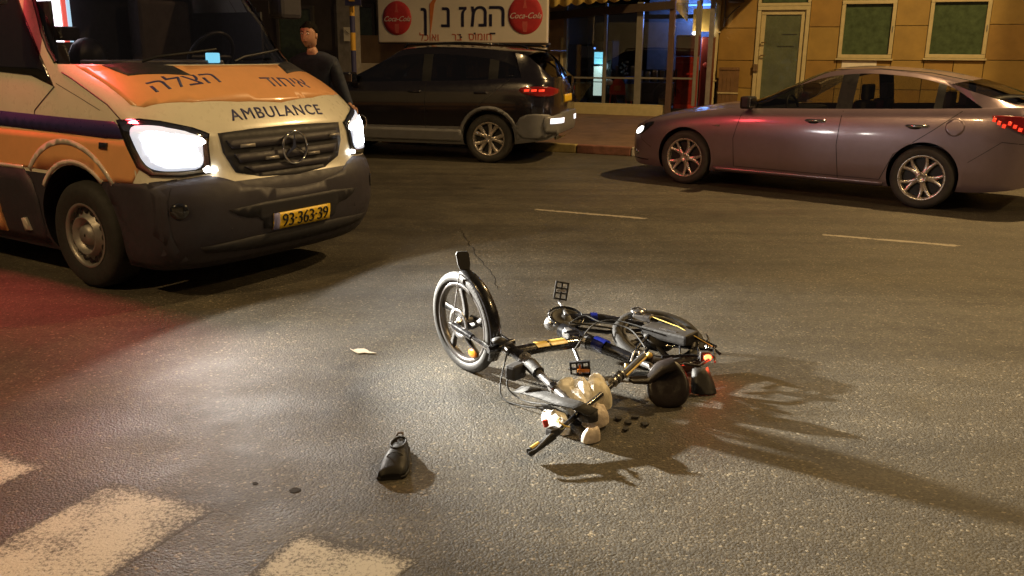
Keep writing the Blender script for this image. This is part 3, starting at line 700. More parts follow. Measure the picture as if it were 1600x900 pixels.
def car(S, root):
    """lofted car body from side-profile curves. x forward from the rear axle"""
    xs = sorted(set([round(S['x0']+(S['x1']-S['x0'])*i/64, 3) for i in range(65)]+S['keys']), reverse=True)
    xs = [x for i, x in enumerate(xs) if x in S['keys'] or all(abs(x-k) > .02 for k in S['keys'])]
    W = S['W']; c = S['center']; rings = []
    def sweep(x): return curve(S['sweep'], x)
    def fac(x):
        f = 1
        if x > S['nose']: t = (x-S['nose'])/(S['x1']-S['nose']+.03); f = (1-t**2.6)**(1/2.6)
        if x < S['tail']: t = (S['tail']-x)/(S['tail']-S['x0']+.03); f = (1-t**3.2)**(1/3.2)
        return f
    for x in xs:
        f = fac(x); zs = curve(S['sill'], x); zb = curve(S['belt'], x); zt = curve(S['dlo'], x); zc = curve(c, x)
        wl = lambda t: W*t*f
        zt = max(zt, zb+.006); y5 = S['yb']*f; y6 = y5-(zt-zb)*S['tumble']-.004*f
        mid = (zs+zb)/2
        sh_ = curve(S['shoulder'], x)
        L = [(x, 0, zs), (x, wl(.6), zs), (x, wl(.93), zs+.01), (x, wl(.965), zs+.06), (x, wl(.985), zs+(sh_-zs)*.35), (x, wl(1.0), zs+(sh_-zs)*.66), (x, wl(.995), zs+(sh_-zs)*.86), (x, wl(.975), sh_), (x, (wl(.975)+y5)/2+.012, sh_+(zb-sh_)*.55), (x, y5+.004, zb-.004), (x, y5, zb), (x, (y5+y6)/2+.5*(zt-zb)*.06, (zb+zt)/2), (x, y6, zt)]
        sw = sweep(x)
        for k in (.93, .8, .55, .28, 0):
            y = y6*k; q = (y/.75)**2; zz = zc-S['crown']*q
            if k == .93: zz = max(zz, zt+.012) if zz < zt+.012 else zz
            L.append((x-sw*q, y, zz))
        rings.append(L)
    n = len(rings[0]); b = B(); full = []
    for L in rings: full.append([V(p) for p in L]+[V((p[0], -p[1], p[2])) for p in L[-2:0:-1]])
    m = len(full[0]); vs = [p for r in full for p in r]; fs = []; mi = []
    for i in range(len(full)-1):
        xa, xb = xs[i], xs[i+1]; xm = (xa+xb)/2
        for j in range(m):
            j2 = (j+1) % m; fs.append((i*m+j, i*m+j2, (i+1)*m+j2, (i+1)*m+j))
            jj = j if j < n-1 else m-1-j; k = 0
            if jj in (10, 11) and S['dx'][0] < xm < S['dx'][1]:
                k = 2
                for a0, a1, kk in S['pill']:
                    if a0 < xm < a1: k = kk
            if jj >= 13 and S['ws'][0] < xm < S['ws'][1]: k = 1
            if jj >= 13 and S['bl'][0] < xm < S['bl'][1]: k = 3
            if S.get('clad') and jj < 4: k = 4
            mi.append(k)
    fs += [tuple(range(m))[::-1], tuple(range((len(full)-1)*m, len(full)*m))]; mi += [0, 0]
    b.v = vs; b.f = [list(f) for f in fs]; b.sm = [True]*len(fs); b.mi = mi
    o = b.make('body', [S['paint'], 'glass_clear', 'glass_dark', 'glass_dark', S.get('clad', 'black'), 'black'], root)
    cut = []
    for x in (0, S['wb']):
        for s in (1, -1):
            q = B(); q.lathe([(S['arch'], -.16), (S['arch'], .3)], (x+S.get('adx', 0), s*(W-.12), S['r']+.015), (0, s, 0), 40, cap=True, mi=5)
            cut.append(q.make('cut', ['black']*6, root))
    apply_bool(o, cut)
    solid = bvh_of(o)
    split_mat(o, 1, 'windscreen', 'glass_clear', root); split_mat(o, 2, 'side_window', S.get('sideglass', 'glass_clear'), root); split_mat(o, 3, 'rear_window', 'glass_dark', root)
    md = o.modifiers.new('e', 'EDGE_SPLIT'); md.split_angle = R(38)
    # cabin
    b = B(); x0, x1 = S['dx'][0]-.1, S['dx'][1]-.1
    b.box(((x0+x1)/2, 0, .62), (x1-x0, W*1.7, .06)); b.box((x1-.1, 0, .80), (.5, W*1.55, .30), bev=.08); b.box((x0+.25, 0, .72), (.5, W*1.5, .3), bev=.05)
    b.make('cabin_floor', 'black', root)
    for xx, yy, hh in S['seats']:
        b = B(); b.box((xx+.12, yy, .62), (.5, .46, .2), bev=.06); b.box((xx-.20, yy, hh-.28), (.14, .44, .60), bev=.06, rot=M.Rotation(-.2, 3, 'Y')); s_ = b.make('seat', 'upholstery', root)
        b = B(); b.box((xx-.27, yy, hh+.11), (.09, .24, .17), bev=.04); b.make('headrest', 'upholstery', s_)
    b = B(); ct = V((S['wheelx'], .36, S['wheelz'])); b.tube([ct+V((.09*sin(a)*.4, .18*cos(a), .18*sin(a)*.92)) for a in [2*pi*k/24 for k in range(24)]], .014, 6, closed=True); b.tube([ct+V((0, -.17, 0)), ct+V((0, .17, 0))], .016, 6); b.tube([ct, ct+V((.3, 0, -.15))], .02, 6); b.make('steering_wheel', 'black', root)
    for x in (0, S['wb']):
        for s in (1, -1): wheel(root, x, s*S['wy'], S['r'], S['tw'], S['rim'], s, S['style'], 'rubber_dust')
    return o, solid

# ---------------------------------------------------------------- grey hatchback on the right
SED = (4.787, 9.869, 2.4856)
sd = thing('parked_car', 'grey pink-lit hatchback on the right with its headlight on, nose towards the shop', 'car', (SED[0], SED[1], 0), SED[2], local=True)
S = dict(x0=-1.06, x1=3.69, nose=2.85, tail=-.45, W=.90, yb=.815, tumble=.42, crown=.045,
    keys=[1.98, .97, .80, -.10, -.02, -.47, 2.16, 1.18, -.28, -.95],
    sill=[(-1.06, .44), (-1.0, .32), (-.8, .25), (-.4, .20), (0, .19), (2.7, .18), (3.3, .17), (3.58, .19), (3.69, .30)],
    belt=[(-1.06, .92), (-1.02, 1.04), (-.9, 1.075), (-.47, 1.055), (0, 1.03), (1, .985), (1.98, .945), (2.4, .905), (3.0, .81), (3.4, .715), (3.6, .62), (3.69, .54)],
    shoulder=[(-1.06, .80), (-.9, .93), (-.4, .93), (1, .885), (2.0, .85), (2.7, .80), (3.2, .71), (3.55, .57), (3.69, .46)],
    dlo=[(-.47, 1.05), (-.36, 1.13), (-.1, 1.265), (.3, 1.345), (.7, 1.365), (1.05, 1.335), (1.4, 1.235), (1.75, 1.06), (1.98, .945), (2.5, .3)],
    center=[(-1.06, .96), (-1.0, 1.08), (-.95, 1.10), (-.28, 1.32), (.2, 1.405), (.8, 1.44), (1.18, 1.415), (1.7, 1.215), (2.16, 1.02), (2.6, .96), (3.0, .885), (3.4, .785), (3.6, .68), (3.69, .57)],
    sweep=[(-1.06, -.1), (-.28, -.16), (.4, 0), (1.18, .16), (2.16, .24), (2.6, .22), (3.3, .12), (3.69, .05)],
    dx=(-.47, 1.98), pill=[(.80, .97, 5), (-.10, -.02, 5)], ws=(1.18, 2.16), bl=(-.95, -.28),
    wb=2.725, arch=.355, r=.325, wy=.885, tw=.215, rim=.232, style='twin', paint='sedan_paint', sideglass='glass_clear',
    seats=[(1.05, .36, 1.05), (1.05, -.36, 1.05), (.2, .38, 1.0), (.2, -.38, 1.0)], wheelx=1.62, wheelz=.93)
body, sb = car(S, sd)
X, Y_, Zz = V((1, 0, 0)), V((0, 1, 0)), V((0, 0, 1))
def side(name, poly, m, bvh=sb, root=sd, y=1.6, **k): return decal(name, poly, bvh, (0, y, 0), X, Zz, -Y_*(1 if y > 0 else -1), m, root, **k)
def seam(name, pts, bvh, root, y=1.6, wd=.007, m='black'):
    """dark joint line following the body side"""
    L, Rr = [], []
    Q = []
    for i in range(len(pts)-1):
        a, c_ = V(pts[i]), V(pts[i+1]); k = max(1, int((c_-a).length/.05)); Q += [a.lerp(c_, j/k) for j in range(k)]
    Q.append(V(pts[-1]))
    for i, q in enumerate(Q):
        t = (Q[min(i+1, len(Q)-1)]-Q[max(0, i-1)]).normalized(); s = V((-t.y, t.x))*wd/2
        for p, l in ((q+s, L), (q-s, Rr)):
            d = V((0, -1 if y > 0 else 1, 0)); h = bvh.ray_cast(V((p.x, y, p.y)), d); l.append((h[0] if h[0] else V((p.x, y*.55, p.y)))-d*.0025)
    b = B(); b.rings([L, Rr], False, smooth=False); return b.make(name, m, root)
for y in (1.6, -1.6):
    seam('door_gap', smooth_poly([(2.02, .92), (2.10, .6), (2.08, .28)], 0), sb, sd, y)
    seam('door_gap', [(.88, .97), (.90, .6), (.86, .25)], sb, sd, y)
    seam('door_gap', [(-.30, 1.02), (-.06, .82), (.30, .55), (.42, .27)], sb, sd, y)
    seam('door_gap', [(.42, .27), (2.08, .275)], sb, sd, y, .005)
    seam('bumper_gap', [(3.46, .63), (3.36, .50), (3.20, .42)], sb, sd, y, .005)
    seam('bumper_gap', [(-.95, .72), (-.7, .74), (-.55, .62), (-.42, .52)], sb, sd, y, .005)
    side('rocker_trim', [(2.32, .20), (.40, .20), (.38, .245), (2.34, .245)], 'sedan_paint', y=y, off=.012)
    side('fuel_flap' if y > 0 else 'rear_reflector', [(-.26+.09*cos(2*pi*k/20), .86+.09*sin(2*pi*k/20)) for k in range(20)] if y > 0 else [(-1.0, .45), (-.9, .45), (-.9, .5), (-1, .5)], 'sedan_paint' if y > 0 else 'tail_dark', y=y, off=.005, grid=.03)
    for hx in (1.16, .10):
        s_ = 1 if y > 0 else -1; h = sb.ray_cast(V((hx, y, .845)), V((0, -s_, 0)))[0].y
        b = B(); b.tube([(hx+.11, h-s_*.005, .85), (hx+.09, h+s_*.03, .853), (hx-.09, h+s_*.03, .858), (hx-.115, h-s_*.005, .858)], [.010, .014, .014, .010], 8); b.make('door_handle', 'chrome', sd)
        b = B(); b.ball((hx+.02, h, .838), (.07, .012, .022), 10); b.make('handle_recess', 'black', sd)
    tl = side('taillight', [(-.52, .985), (-.75, 1.00), (-1.02, .96), (-1.04, .80), (-.95, .78), (-.78, .86)], 'tail_dark', y=y, off=.012, grid=.035, rnd=1)
    for k in range(9):
        xx = -.62-.045*k; zz = .965-.018*(k % 3)-.010*k
        side('lamp_cell', [(xx, zz), (xx+.03, zz+.006), (xx+.034, zz-.028), (xx+.006, zz-.034)], 'tail_red', y=y, off=.016, root=tl, grid=.03)
    ml = side('side_marker', [(2.38, .735), (2.28, .745), (2.28, .725)], 'chrome', y=y, off=.008, grid=.03)
    s_ = 1 if y > 0 else -1
    b = B(); b.box((1.93, s_*.93, 1.02), (.12, .22, .14), bev=.05); mr = b.make('door_mirror', 'sedan_paint' if y < 0 else 'black', sd)
    b = B(); b.box((1.872, s_*.94, 1.02), (.01, .17, .10), bev=.004); b.make('mirror_glass', 'chrome', mr)
    b = B(); b.tube([(1.93, s_*.80, .98), (1.93, s_*.86, 1.0)], .022, 8); b.make('mirror_arm', 'black', mr)
# headlights: seen from the side and the front corner
dv = V((.62, .78, 0)).normalized(); du = V((.78, -.62, 0)).normalized()
for s_ in (1, -1):
    dd = V((dv.x, dv.y*s_, 0)); uu = V((du.x, du.y*s_, 0)); o0 = V((3.35, .70*s_, 0))+dd*1.0
    hl = decal('headlight', [(-.26, .735), (-.12, .72), (.16, .61), (.18, .55), (.04, .545), (-.12, .60)], sb, o0, uu, Zz, -dd, 'gloss_black', sd, off=.008, grid=.04, rnd=1)
    decal('lamp_bulb', [(-.06, .68), (.10, .615), (.13, .565), (.03, .56), (-.07, .61)], sb, o0, uu, Zz, -dd, 'park_lamp', hl, off=.014, grid=.03, rnd=1)
    decal('fog_light', [(.02, .36), (.12, .355), (.12, .31), (.03, .31)], sb, o0, uu, Zz, -dd, 'chrome', sd, off=.008, grid=.03, rnd=1)
    decal('bumper_groove', [(-.16, .262), (.25, .262), (.25, .25), (-.16, .25)], sb, o0, uu, Zz, -dd, 'black', sd, off=.004, grid=.04)
F_ = dict(o=(5, 0, 0), u=(0, -1, 0), w_=(0, 0, 1), d=(-1, 0, 0))
decal('grille', [(-.42, .50), (.42, .50), (.36, .30), (-.36, .30)], sb, mtl='black', parent=sd, off=.008, rnd=1, **F_)
decal('licence_plate', [(-.26, .46), (.26, .46), (.26, .35), (-.26, .35)], sb, mtl='plate_yellow', parent=sd, off=.014, **F_)
R_ = dict(o=(-3, 0, 0), u=(0, 1, 0), w_=(0, 0, 1), d=(1, 0, 0))
decal('licence_plate', [(-.26, .80), (.26, .80), (.26, .69), (-.26, .69)], sb, mtl='plate_yellow', parent=sd, off=.012, **R_)
b = B(); b.tube([(1.1, .60, 1.395), (.6, .60, 1.415), (.1, .58, 1.385), (-.3, .54, 1.31)], .008, 6, flat=.6); b.make('roof_seam', 'black', sd)

# ---------------------------------------------------------------- dark SUV
SU = (-.128, 13.618, 2.885)
su = thing('parked_car', 'black sport utility car with grey bumpers parked in front of the shop sign', 'car', (SU[0], SU[1], 0), SU[2], local=True)
S2 = dict(x0=-.96, x1=3.50, nose=2.75, tail=-.50, W=.92, yb=.845, tumble=.34, crown=.04,
    keys=[2.22, 1.02, .88, .02, -.12, -.46, 2.3, 1.42, -.62, -.90],
    sill=[(-.96, .50), (-.9, .36), (-.6, .30), (0, .24), (2.6, .24), (3.2, .24), (3.42, .27), (3.5, .4)],
    belt=[(-.96, 1.02), (-.9, 1.15), (-.46, 1.20), (.3, 1.155), (1.2, 1.13), (2.22, 1.10), (2.7, 1.05), (3.1, .99), (3.38, .88), (3.5, .74)],
    shoulder=[(-.96, .92), (-.8, 1.0), (0, 1.02), (1.2, .99), (2.3, .97), (2.9, .93), (3.3, .82), (3.5, .66)],
    dlo=[(-.46, 1.20), (-.40, 1.33), (-.25, 1.40), (.2, 1.48), (.8, 1.515), (1.3, 1.50), (1.6, 1.42), (1.9, 1.28), (2.22, 1.10), (2.6, .5)],
    center=[(-.96, 1.06), (-.9, 1.20), (-.80, 1.38), (-.62, 1.545), (-.3, 1.60), (.3, 1.635), (.9, 1.645), (1.42, 1.61), (1.9, 1.36), (2.3, 1.15), (2.6, 1.11), (3.0, 1.06), (3.3, .97), (3.5, .80)],
    sweep=[(-.96, -.08), (-.6, -.1), (.3, 0), (1.42, .12), (2.3, .2), (3.0, .2), (3.5, .05)],
    dx=(-.46, 2.22), pill=[(.88, 1.02, 5), (-.12, .02, 5)], ws=(1.42, 2.3), bl=(-.90, -.62),
    wb=2.64, arch=.385, r=.345, wy=.905, tw=.22, rim=.235, style='petal', paint='suv_paint', sideglass='glass_dark', clad='suv_clad',
    seats=[(1.15, .36, 1.15), (1.15, -.36, 1.15), (.25, .38, 1.12), (.25, -.38, 1.12)], wheelx=1.72, wheelz=1.05)
body2, ub = car(S2, su)
def uside(name, poly, m, y=1.6, root=su, **k): return decal(name, poly, ub, (0, y, 0), X, Zz, -Y_*(1 if y > 0 else -1), m, root, **k)
for y in (1.6, -1.6):
    s_ = 1 if y > 0 else -1
    for P in ([(2.16, 1.08), (2.2, .7), (2.16, .38)], [(.95, 1.12), (.96, .7), (.94, .38)], [(-.30, 1.18), (-.02, .95), (.30, .70), (.40, .40)]): seam('door_gap', P, ub, su, y)
    uside('side_cladding', [(2.24, .30), (2.22, .47), (.42, .47), (.38, .30)], 'suv_clad', y=y, off=.012)
    uside('wheel_arch_trim', [(.45*cos(a), .36+.45*sin(a)) for a in [pi*k/14+.02 for k in range(15)]]+[(.402*cos(a), .36+.402*sin(a)) for a in [pi-pi*k/14 for k in range(15)]], 'suv_clad', y=y, off=.010, grid=.04)
    uside('wheel_arch_trim', [(2.64+.45*cos(a), .36+.45*sin(a)) for a in [pi*k/14+.02 for k in range(15)]]+[(2.64+.402*cos(a), .36+.402*sin(a)) for a in [pi-pi*k/14 for k in range(15)]], 'suv_clad', y=y, off=.010, grid=.04)
    for hx in (1.12, .12):
        h = ub.ray_cast(V((hx, y, 1.0)), V((0, -s_, 0)))[0].y
        b = B(); b.tube([(hx+.1, h-s_*.005, .985), (hx+.08, h+s_*.03, .988), (hx-.08, h+s_*.03, .992), (hx-.1, h-s_*.005, .992)], [.01, .014, .014, .01], 8); b.make('door_handle', 'suv_paint', su)
    tl = uside('taillight', [(-.42, 1.06), (-.62, 1.09), (-.93, 1.08), (-.95, .98), (-.80, .94), (-.50, .98)], 'tail_dark', y=y, off=.012, grid=.035, rnd=1)
    for k in range(3): uside('lamp_cell', [(-.52-.1*k, 1.045), (-.59-.1*k, 1.05), (-.59-.1*k, 1.02), (-.52-.1*k, 1.015)], 'tail_red', y=y, off=.017, root=tl, grid=.03)
    b = B(); b.box((2.08, s_*.99, 1.17), (.14, .24, .16), bev=.05); mr = b.make('door_mirror', 'suv_paint', su)
    b = B(); b.box((2.01, s_*1.0, 1.17), (.01, .18, .11), bev=.004); b.make('mirror_glass', 'chrome', mr)
    b = B(); b.tube([(1.35, s_*.63, 1.60), (1.3, s_*.66, 1.645), (.5, s_*.67, 1.675), (-.4, s_*.62, 1.645), (-.5, s_*.60, 1.60)], .016, 8); b.make('roof_rail', 'gloss_black', su)
    b = B(); b.tube([(-.14, s_*.80, 1.215), (-.36, s_*.80, 1.235), (-.42, s_*.785, 1.30), (-.36, s_*.76, 1.38)], .008, 6); b.make('chrome_trim', 'chrome', su)
R2 = dict(R_)
decal('rear_bumper', [(-.84, .72), (.84, .72), (.86, .52), (.80, .42), (-.80, .42), (-.86, .52)], ub, mtl='suv_clad', parent=su, off=.03, rnd=1, skirt=.05, **R2)
decal('skid_plate', [(-.6, .44), (.6, .44), (.55, .36), (-.55, .36)], ub, mtl='chrome', parent=su, off=.035, **R2)
decal('licence_plate', [(-.26, .96), (.26, .96), (.26, .85), (-.26, .85)], ub, mtl='plate_yellow', parent=su, off=.014, **R2)
for s_ in (1, -1): decal('lit_bumper_patch', [(.36*s_, .64), (.78*s_, .65), (.78*s_, .575), (.38*s_, .57)], ub, mtl='bumper_glow', parent=su, off=.034, **R2)  # glowing patches, no lamps: another car's light on the bumper
uside('bumper_side', [(-.40, .38), (-.42, .64), (-.60, .72), (-.93, .70), (-.95, .45), (-.80, .36)], 'suv_clad', y=1.6, off=.014, rnd=1)
uside('bumper_side', [(-.40, .38), (-.42, .64), (-.60, .72), (-.93, .70), (-.95, .45), (-.80, .36)], 'suv_clad', y=-1.6, off=.014, rnd=1)
b = B(); b.box((-.66, 0, 1.585), (.30, 1.15, .03), bev=.01, rot=M.Rotation(-.12, 3, 'Y')); b.make('roof_spoiler', 'gloss_black', su)
for s_ in (1, -1):
    dd = V((dv.x, dv.y*s_, 0)); uu = V((du.x, du.y*s_, 0)); o0 = V((3.2, .72*s_, 0))+dd
    decal('headlight', [(-.22, .93), (.16, .86), (.14, .76), (-.14, .80)], ub, o0, uu, Zz, -dd, 'lens_clear', su, off=.01, grid=.04, rnd=1)
decal('grille', [(-.45, .82), (.45, .82), (.38, .58), (-.38, .58)], ub, mtl='black', parent=su, off=.008, rnd=1, **F_)

# ================================================================= AMBULANCE  (origin: front axle, x forward, y left)
AM = (-2.335, 6.54, -.5641)
am = thing('ambulance', 'white and orange ambulance van with blazing headlights facing the fallen bicycle', 'ambulance', (AM[0], AM[1], 0), AM[2], local=True)
XF = [(.20, .90), (.26, .96), (.34, 1.01), (.45, 1.045), (.62, 1.05), (.70, 1.04), (.745, 1.015), (.78, .985), (.9, .965), (1.0, .95), (1.06, .935), (1.12, .895), (1.19, .845), (1.27, .765), (1.34, .67), (1.40, .57), (1.46, .45), (1.94, .03), (2.3, -.32), (2.42, -.55), (2.52, -1.0)]
DD = [(.20, .34), (.6, .40), (.9, .38), (1.06, .36), (1.19, .42), (1.34, .55), (1.46, .66), (1.94, .52), (2.3, .45), (2.52, .3)]
PP = [(.2, 2.7), (.9, 2.7), (1.1, 2.6), (1.3, 2.4), (1.46, 2.2), (2.3, 2.4), (2.52, 2.6)]
WW = [(.20, .90), (.30, .95), (.6, .985), (.8, .985), (1.0, .98), (1.2, .97), (1.46, .945), (1.9, .89), (2.3, .82), (2.45, .76), (2.52, .66)]
AZ = [.20, .25, .30, .37, .45, .54, .62, .69, .725, .75, .78, .84, .90, .96, 1.02, 1.06, 1.09, 1.12, 1.155, 1.19, 1.23, 1.27, 1.31, 1.345, 1.38, 1.42, 1.46, 1.52, 1.6, 1.7, 1.8, 1.9, 2.0, 2.1, 2.2, 2.3, 2.36, 2.42, 2.47, 2.52]
NT = 34
def aring(z):
    xf, D, p, W = curve(XF, z), curve(DD, z), curve(PP, z), curve(WW, z); h = []
    for k in range(NT+1):
        t = sin(k/NT*pi/2)**.92 if k else 0
        if k == NT: t = 1
        y = W*t; h.append(V((xf-D*(1-max(0, 1-t**p)**(1/p)), y, z)))
    xe = h[-1].x
    for k in range(1, 15): h.append(V((xe+(-5.2-xe)*k/14, W, z)))
    h += [V((-5.25, W*.97, z)), V((-5.27, W*.8, z)), V((-5.27, 0, z))]
    return h+[V((q.x, -q.y, q.z)) for q in h[-2:0:-1]]
b = B(); rg = [aring(z) for z in AZ]; m = len(rg[0]); hn = NT+18
vs = [p for r in rg for p in r]; fs = []; mi = []
for i in range(len(rg)-1):
    for j in range(m):
        j2 = (j+1) % m; jj = j if j < hn-1 else m-1-j
        fs.append((i*m+j, i*m+j2, (i+1)*m+j2, (i+1)*m+j))
        mi.append(1 if (AZ[i] >= 1.459 and AZ[i+1] <= 2.31 and jj < 31) else (3 if AZ[i+1] < .756 else 0))
top = rg[-1]; c2 = [V((-2.9+(p.x+2.9)*.9, p.y*.6, 2.56)) for p in top]; c3 = [V((-2.9+(p.x+2.9)*.8, 0, 2.57)) for p in top]
k0 = (len(rg)-1)*m; vs += c2+c3
for i in (0, 1):
    for j in range(m): fs.append((k0+i*m+j, k0+i*m+(j+1) % m, k0+(i+1)*m+(j+1) % m, k0+(i+1)*m+j)); mi.append(0)
fs.append(tuple(range(m))[::-1]); mi.append(0)
b.v = vs; b.f = [list(f) for f in fs]; b.sm = [True]*len(fs); b.mi = mi
bo = b.make('body', ['van_white', 'glass_screen', 'black', 'van_plastic'], am)
bm = bmesh.new(); bm.from_mesh(bo.data); bmesh.ops.remove_doubles(bm, verts=bm.verts[:], dist=.0004); bm.to_mesh(bo.data); bm.free()
cut = []
for x in (0.02, -3.66):
    for s in (1, -1):
        q = B(); q.lathe([(.43, -.22), (.43, .3)], (x, s*.86, .40), (0, s, 0), 40, cap=True, mi=2); cut.append(q.make('cut', ['black']*4, am))
apply_bool(bo, cut)
ab = bvh_of(bo)
split_mat(bo, 1, 'windscreen', 'glass_screen', am)
bo.modifiers.new('e', 'EDGE_SPLIT').split_angle = R(40)
DN = V((0, 0, -1))
def mir(P): return [(-a, b_) for a, b_ in P][::-1]
def hood(name, P, m, **k):           # P in (x, y) local, laid from above
    return decal(name, [(p[1], p[0]) for p in P], ab, (0, 0, 3), Y_, X, DN, m, am, **k)
def front(name, P, m, par=None, **k): return decal(name, P, ab, (4, 0, 0), Y_, Zz, -X, m, par or am, **k)
def aside(name, P, m, s=-1, par=None, **k): return decal(name, P, ab, (0, s*3, 0), X, Zz, V((0, -s, 0)), m, par or am, **k)
# orange hood with the windscreen edge behind it
rw = [p for p in aring(1.452) if p.x > -.02 and abs(p.y) < .905]
rear = sorted([(p.x+.004, p.y) for p in rw], key=lambda q: q[1])
fr_ = [(.50, .905), (.62, .86), (.70, .72), (.785, .42), (.825, .083), (.80, -.28), (.742, -.588), (.64, -.86), (.575, -.905)]
hood('orange_hood', [(p[0], p[1]) for p in rear]+fr_, 'van_orange', off=.003, grid=.06)
vt = [(.185, -.809), (.41, -.455), (.544, -.416), (.375, -.766)]
hood('hood_vent', vt, 'van_plastic_dark', off=.006, grid=.05); hood('hood_vent', [(x, -y) for x, y in vt][::-1], 'van_plastic_dark', off=.006, grid=.05)
hd = [V((.83, 0, 0)), V((-.7, 0, .7)), V((-.7, 0, -.7))]
def htext(name, s, size, y, x, tilt=.7, m='van_text', sx=1, **k):
    z = curve([(a, b_) for b_, a in [(1.06, .935), (1.12, .895), (1.19, .845), (1.27, .765), (1.34, .67), (1.40, .57), (1.46, .45)]][::-1], x)
    nrm = V((sin(tilt), 0, cos(tilt))); up = V((-cos(tilt), 0, sin(tilt)))
    P, F = text2d(s, size, **k); P = [(a*sx, b_) for a, b_ in P]
    return decal(name, None, ab, V((x, y, z))+nrm*.6, Y_, up, -nrm, m, am, off=.0045, mesh2d=(P, F), skirt=.001)
htext('lettering', 'AMBULANCE', .118, .01, .872, tilt=.95, bold=.003, space=1.16, sx=1.06)
htext('lettering', 'הלצה', .185, -.50, .60, tilt=.75, bold=.003, sx=1.15)
htext('lettering', 'דוחיא', .175, .29, .665, tilt=.75, bold=0, sx=1.08)
# grille
G_ = [(-.543, 1.050), (-.3, 1.062), (0, 1.066), (.3, 1.062), (.543, 1.054), (.53, .93), (.470, .82), (.30, .76), (0, .742), (-.30, .76), (-.470, .80), (-.535, .93)]
gr = front('grille', G_, 'van_plastic_dark', off=.004)
for z in (.975, .885):
    wdt = .50 if z > .93 else .46
    front('grille_bar', [(-wdt, z+.028), (wdt, z+.028), (wdt-.03, z-.028), (-wdt+.03, z-.028)], 'van_plastic', par=gr, off=.018)
front('grille_bar', [(-.40, .83), (.40, .83), (.33, .785), (-.33, .785)], 'van_plastic', par=gr, off=.016)
for y, z in ((-.36, .96), (.44, .97), (-.18, .868), (.20, .865)): front('grille_strobe', [(y-.055, z+.010), (y+.055, z+.010), (y+.055, z-.010), (y-.055, z-.010)], 'steel_rim', par=gr, off=.028)
cst = V((1.005, .012, .925)); b = B(); b.tube([cst+V((0, .108*cos(a), .108*sin(a))) for a in [2*pi*k/36 for k in range(36)]], .0085, 8, closed=True); em = b.make('ring_emblem', 'chrome', gr)
b = B()
for k in range(3):
    a = pi/2+2*pi*k/3; e = V((0, cos(a), sin(a))); s_ = V((0, -sin(a), cos(a)))
    b.add([cst+s_*.016+V((-.004, 0, 0)), cst-s_*.016+V((-.004, 0, 0)), cst+e*.106, cst+V((.012, 0, 0))], [(0, 3, 2), (3, 1, 2), (0, 2, 1)])
b.make('three_pointed_star', 'chrome', gr)
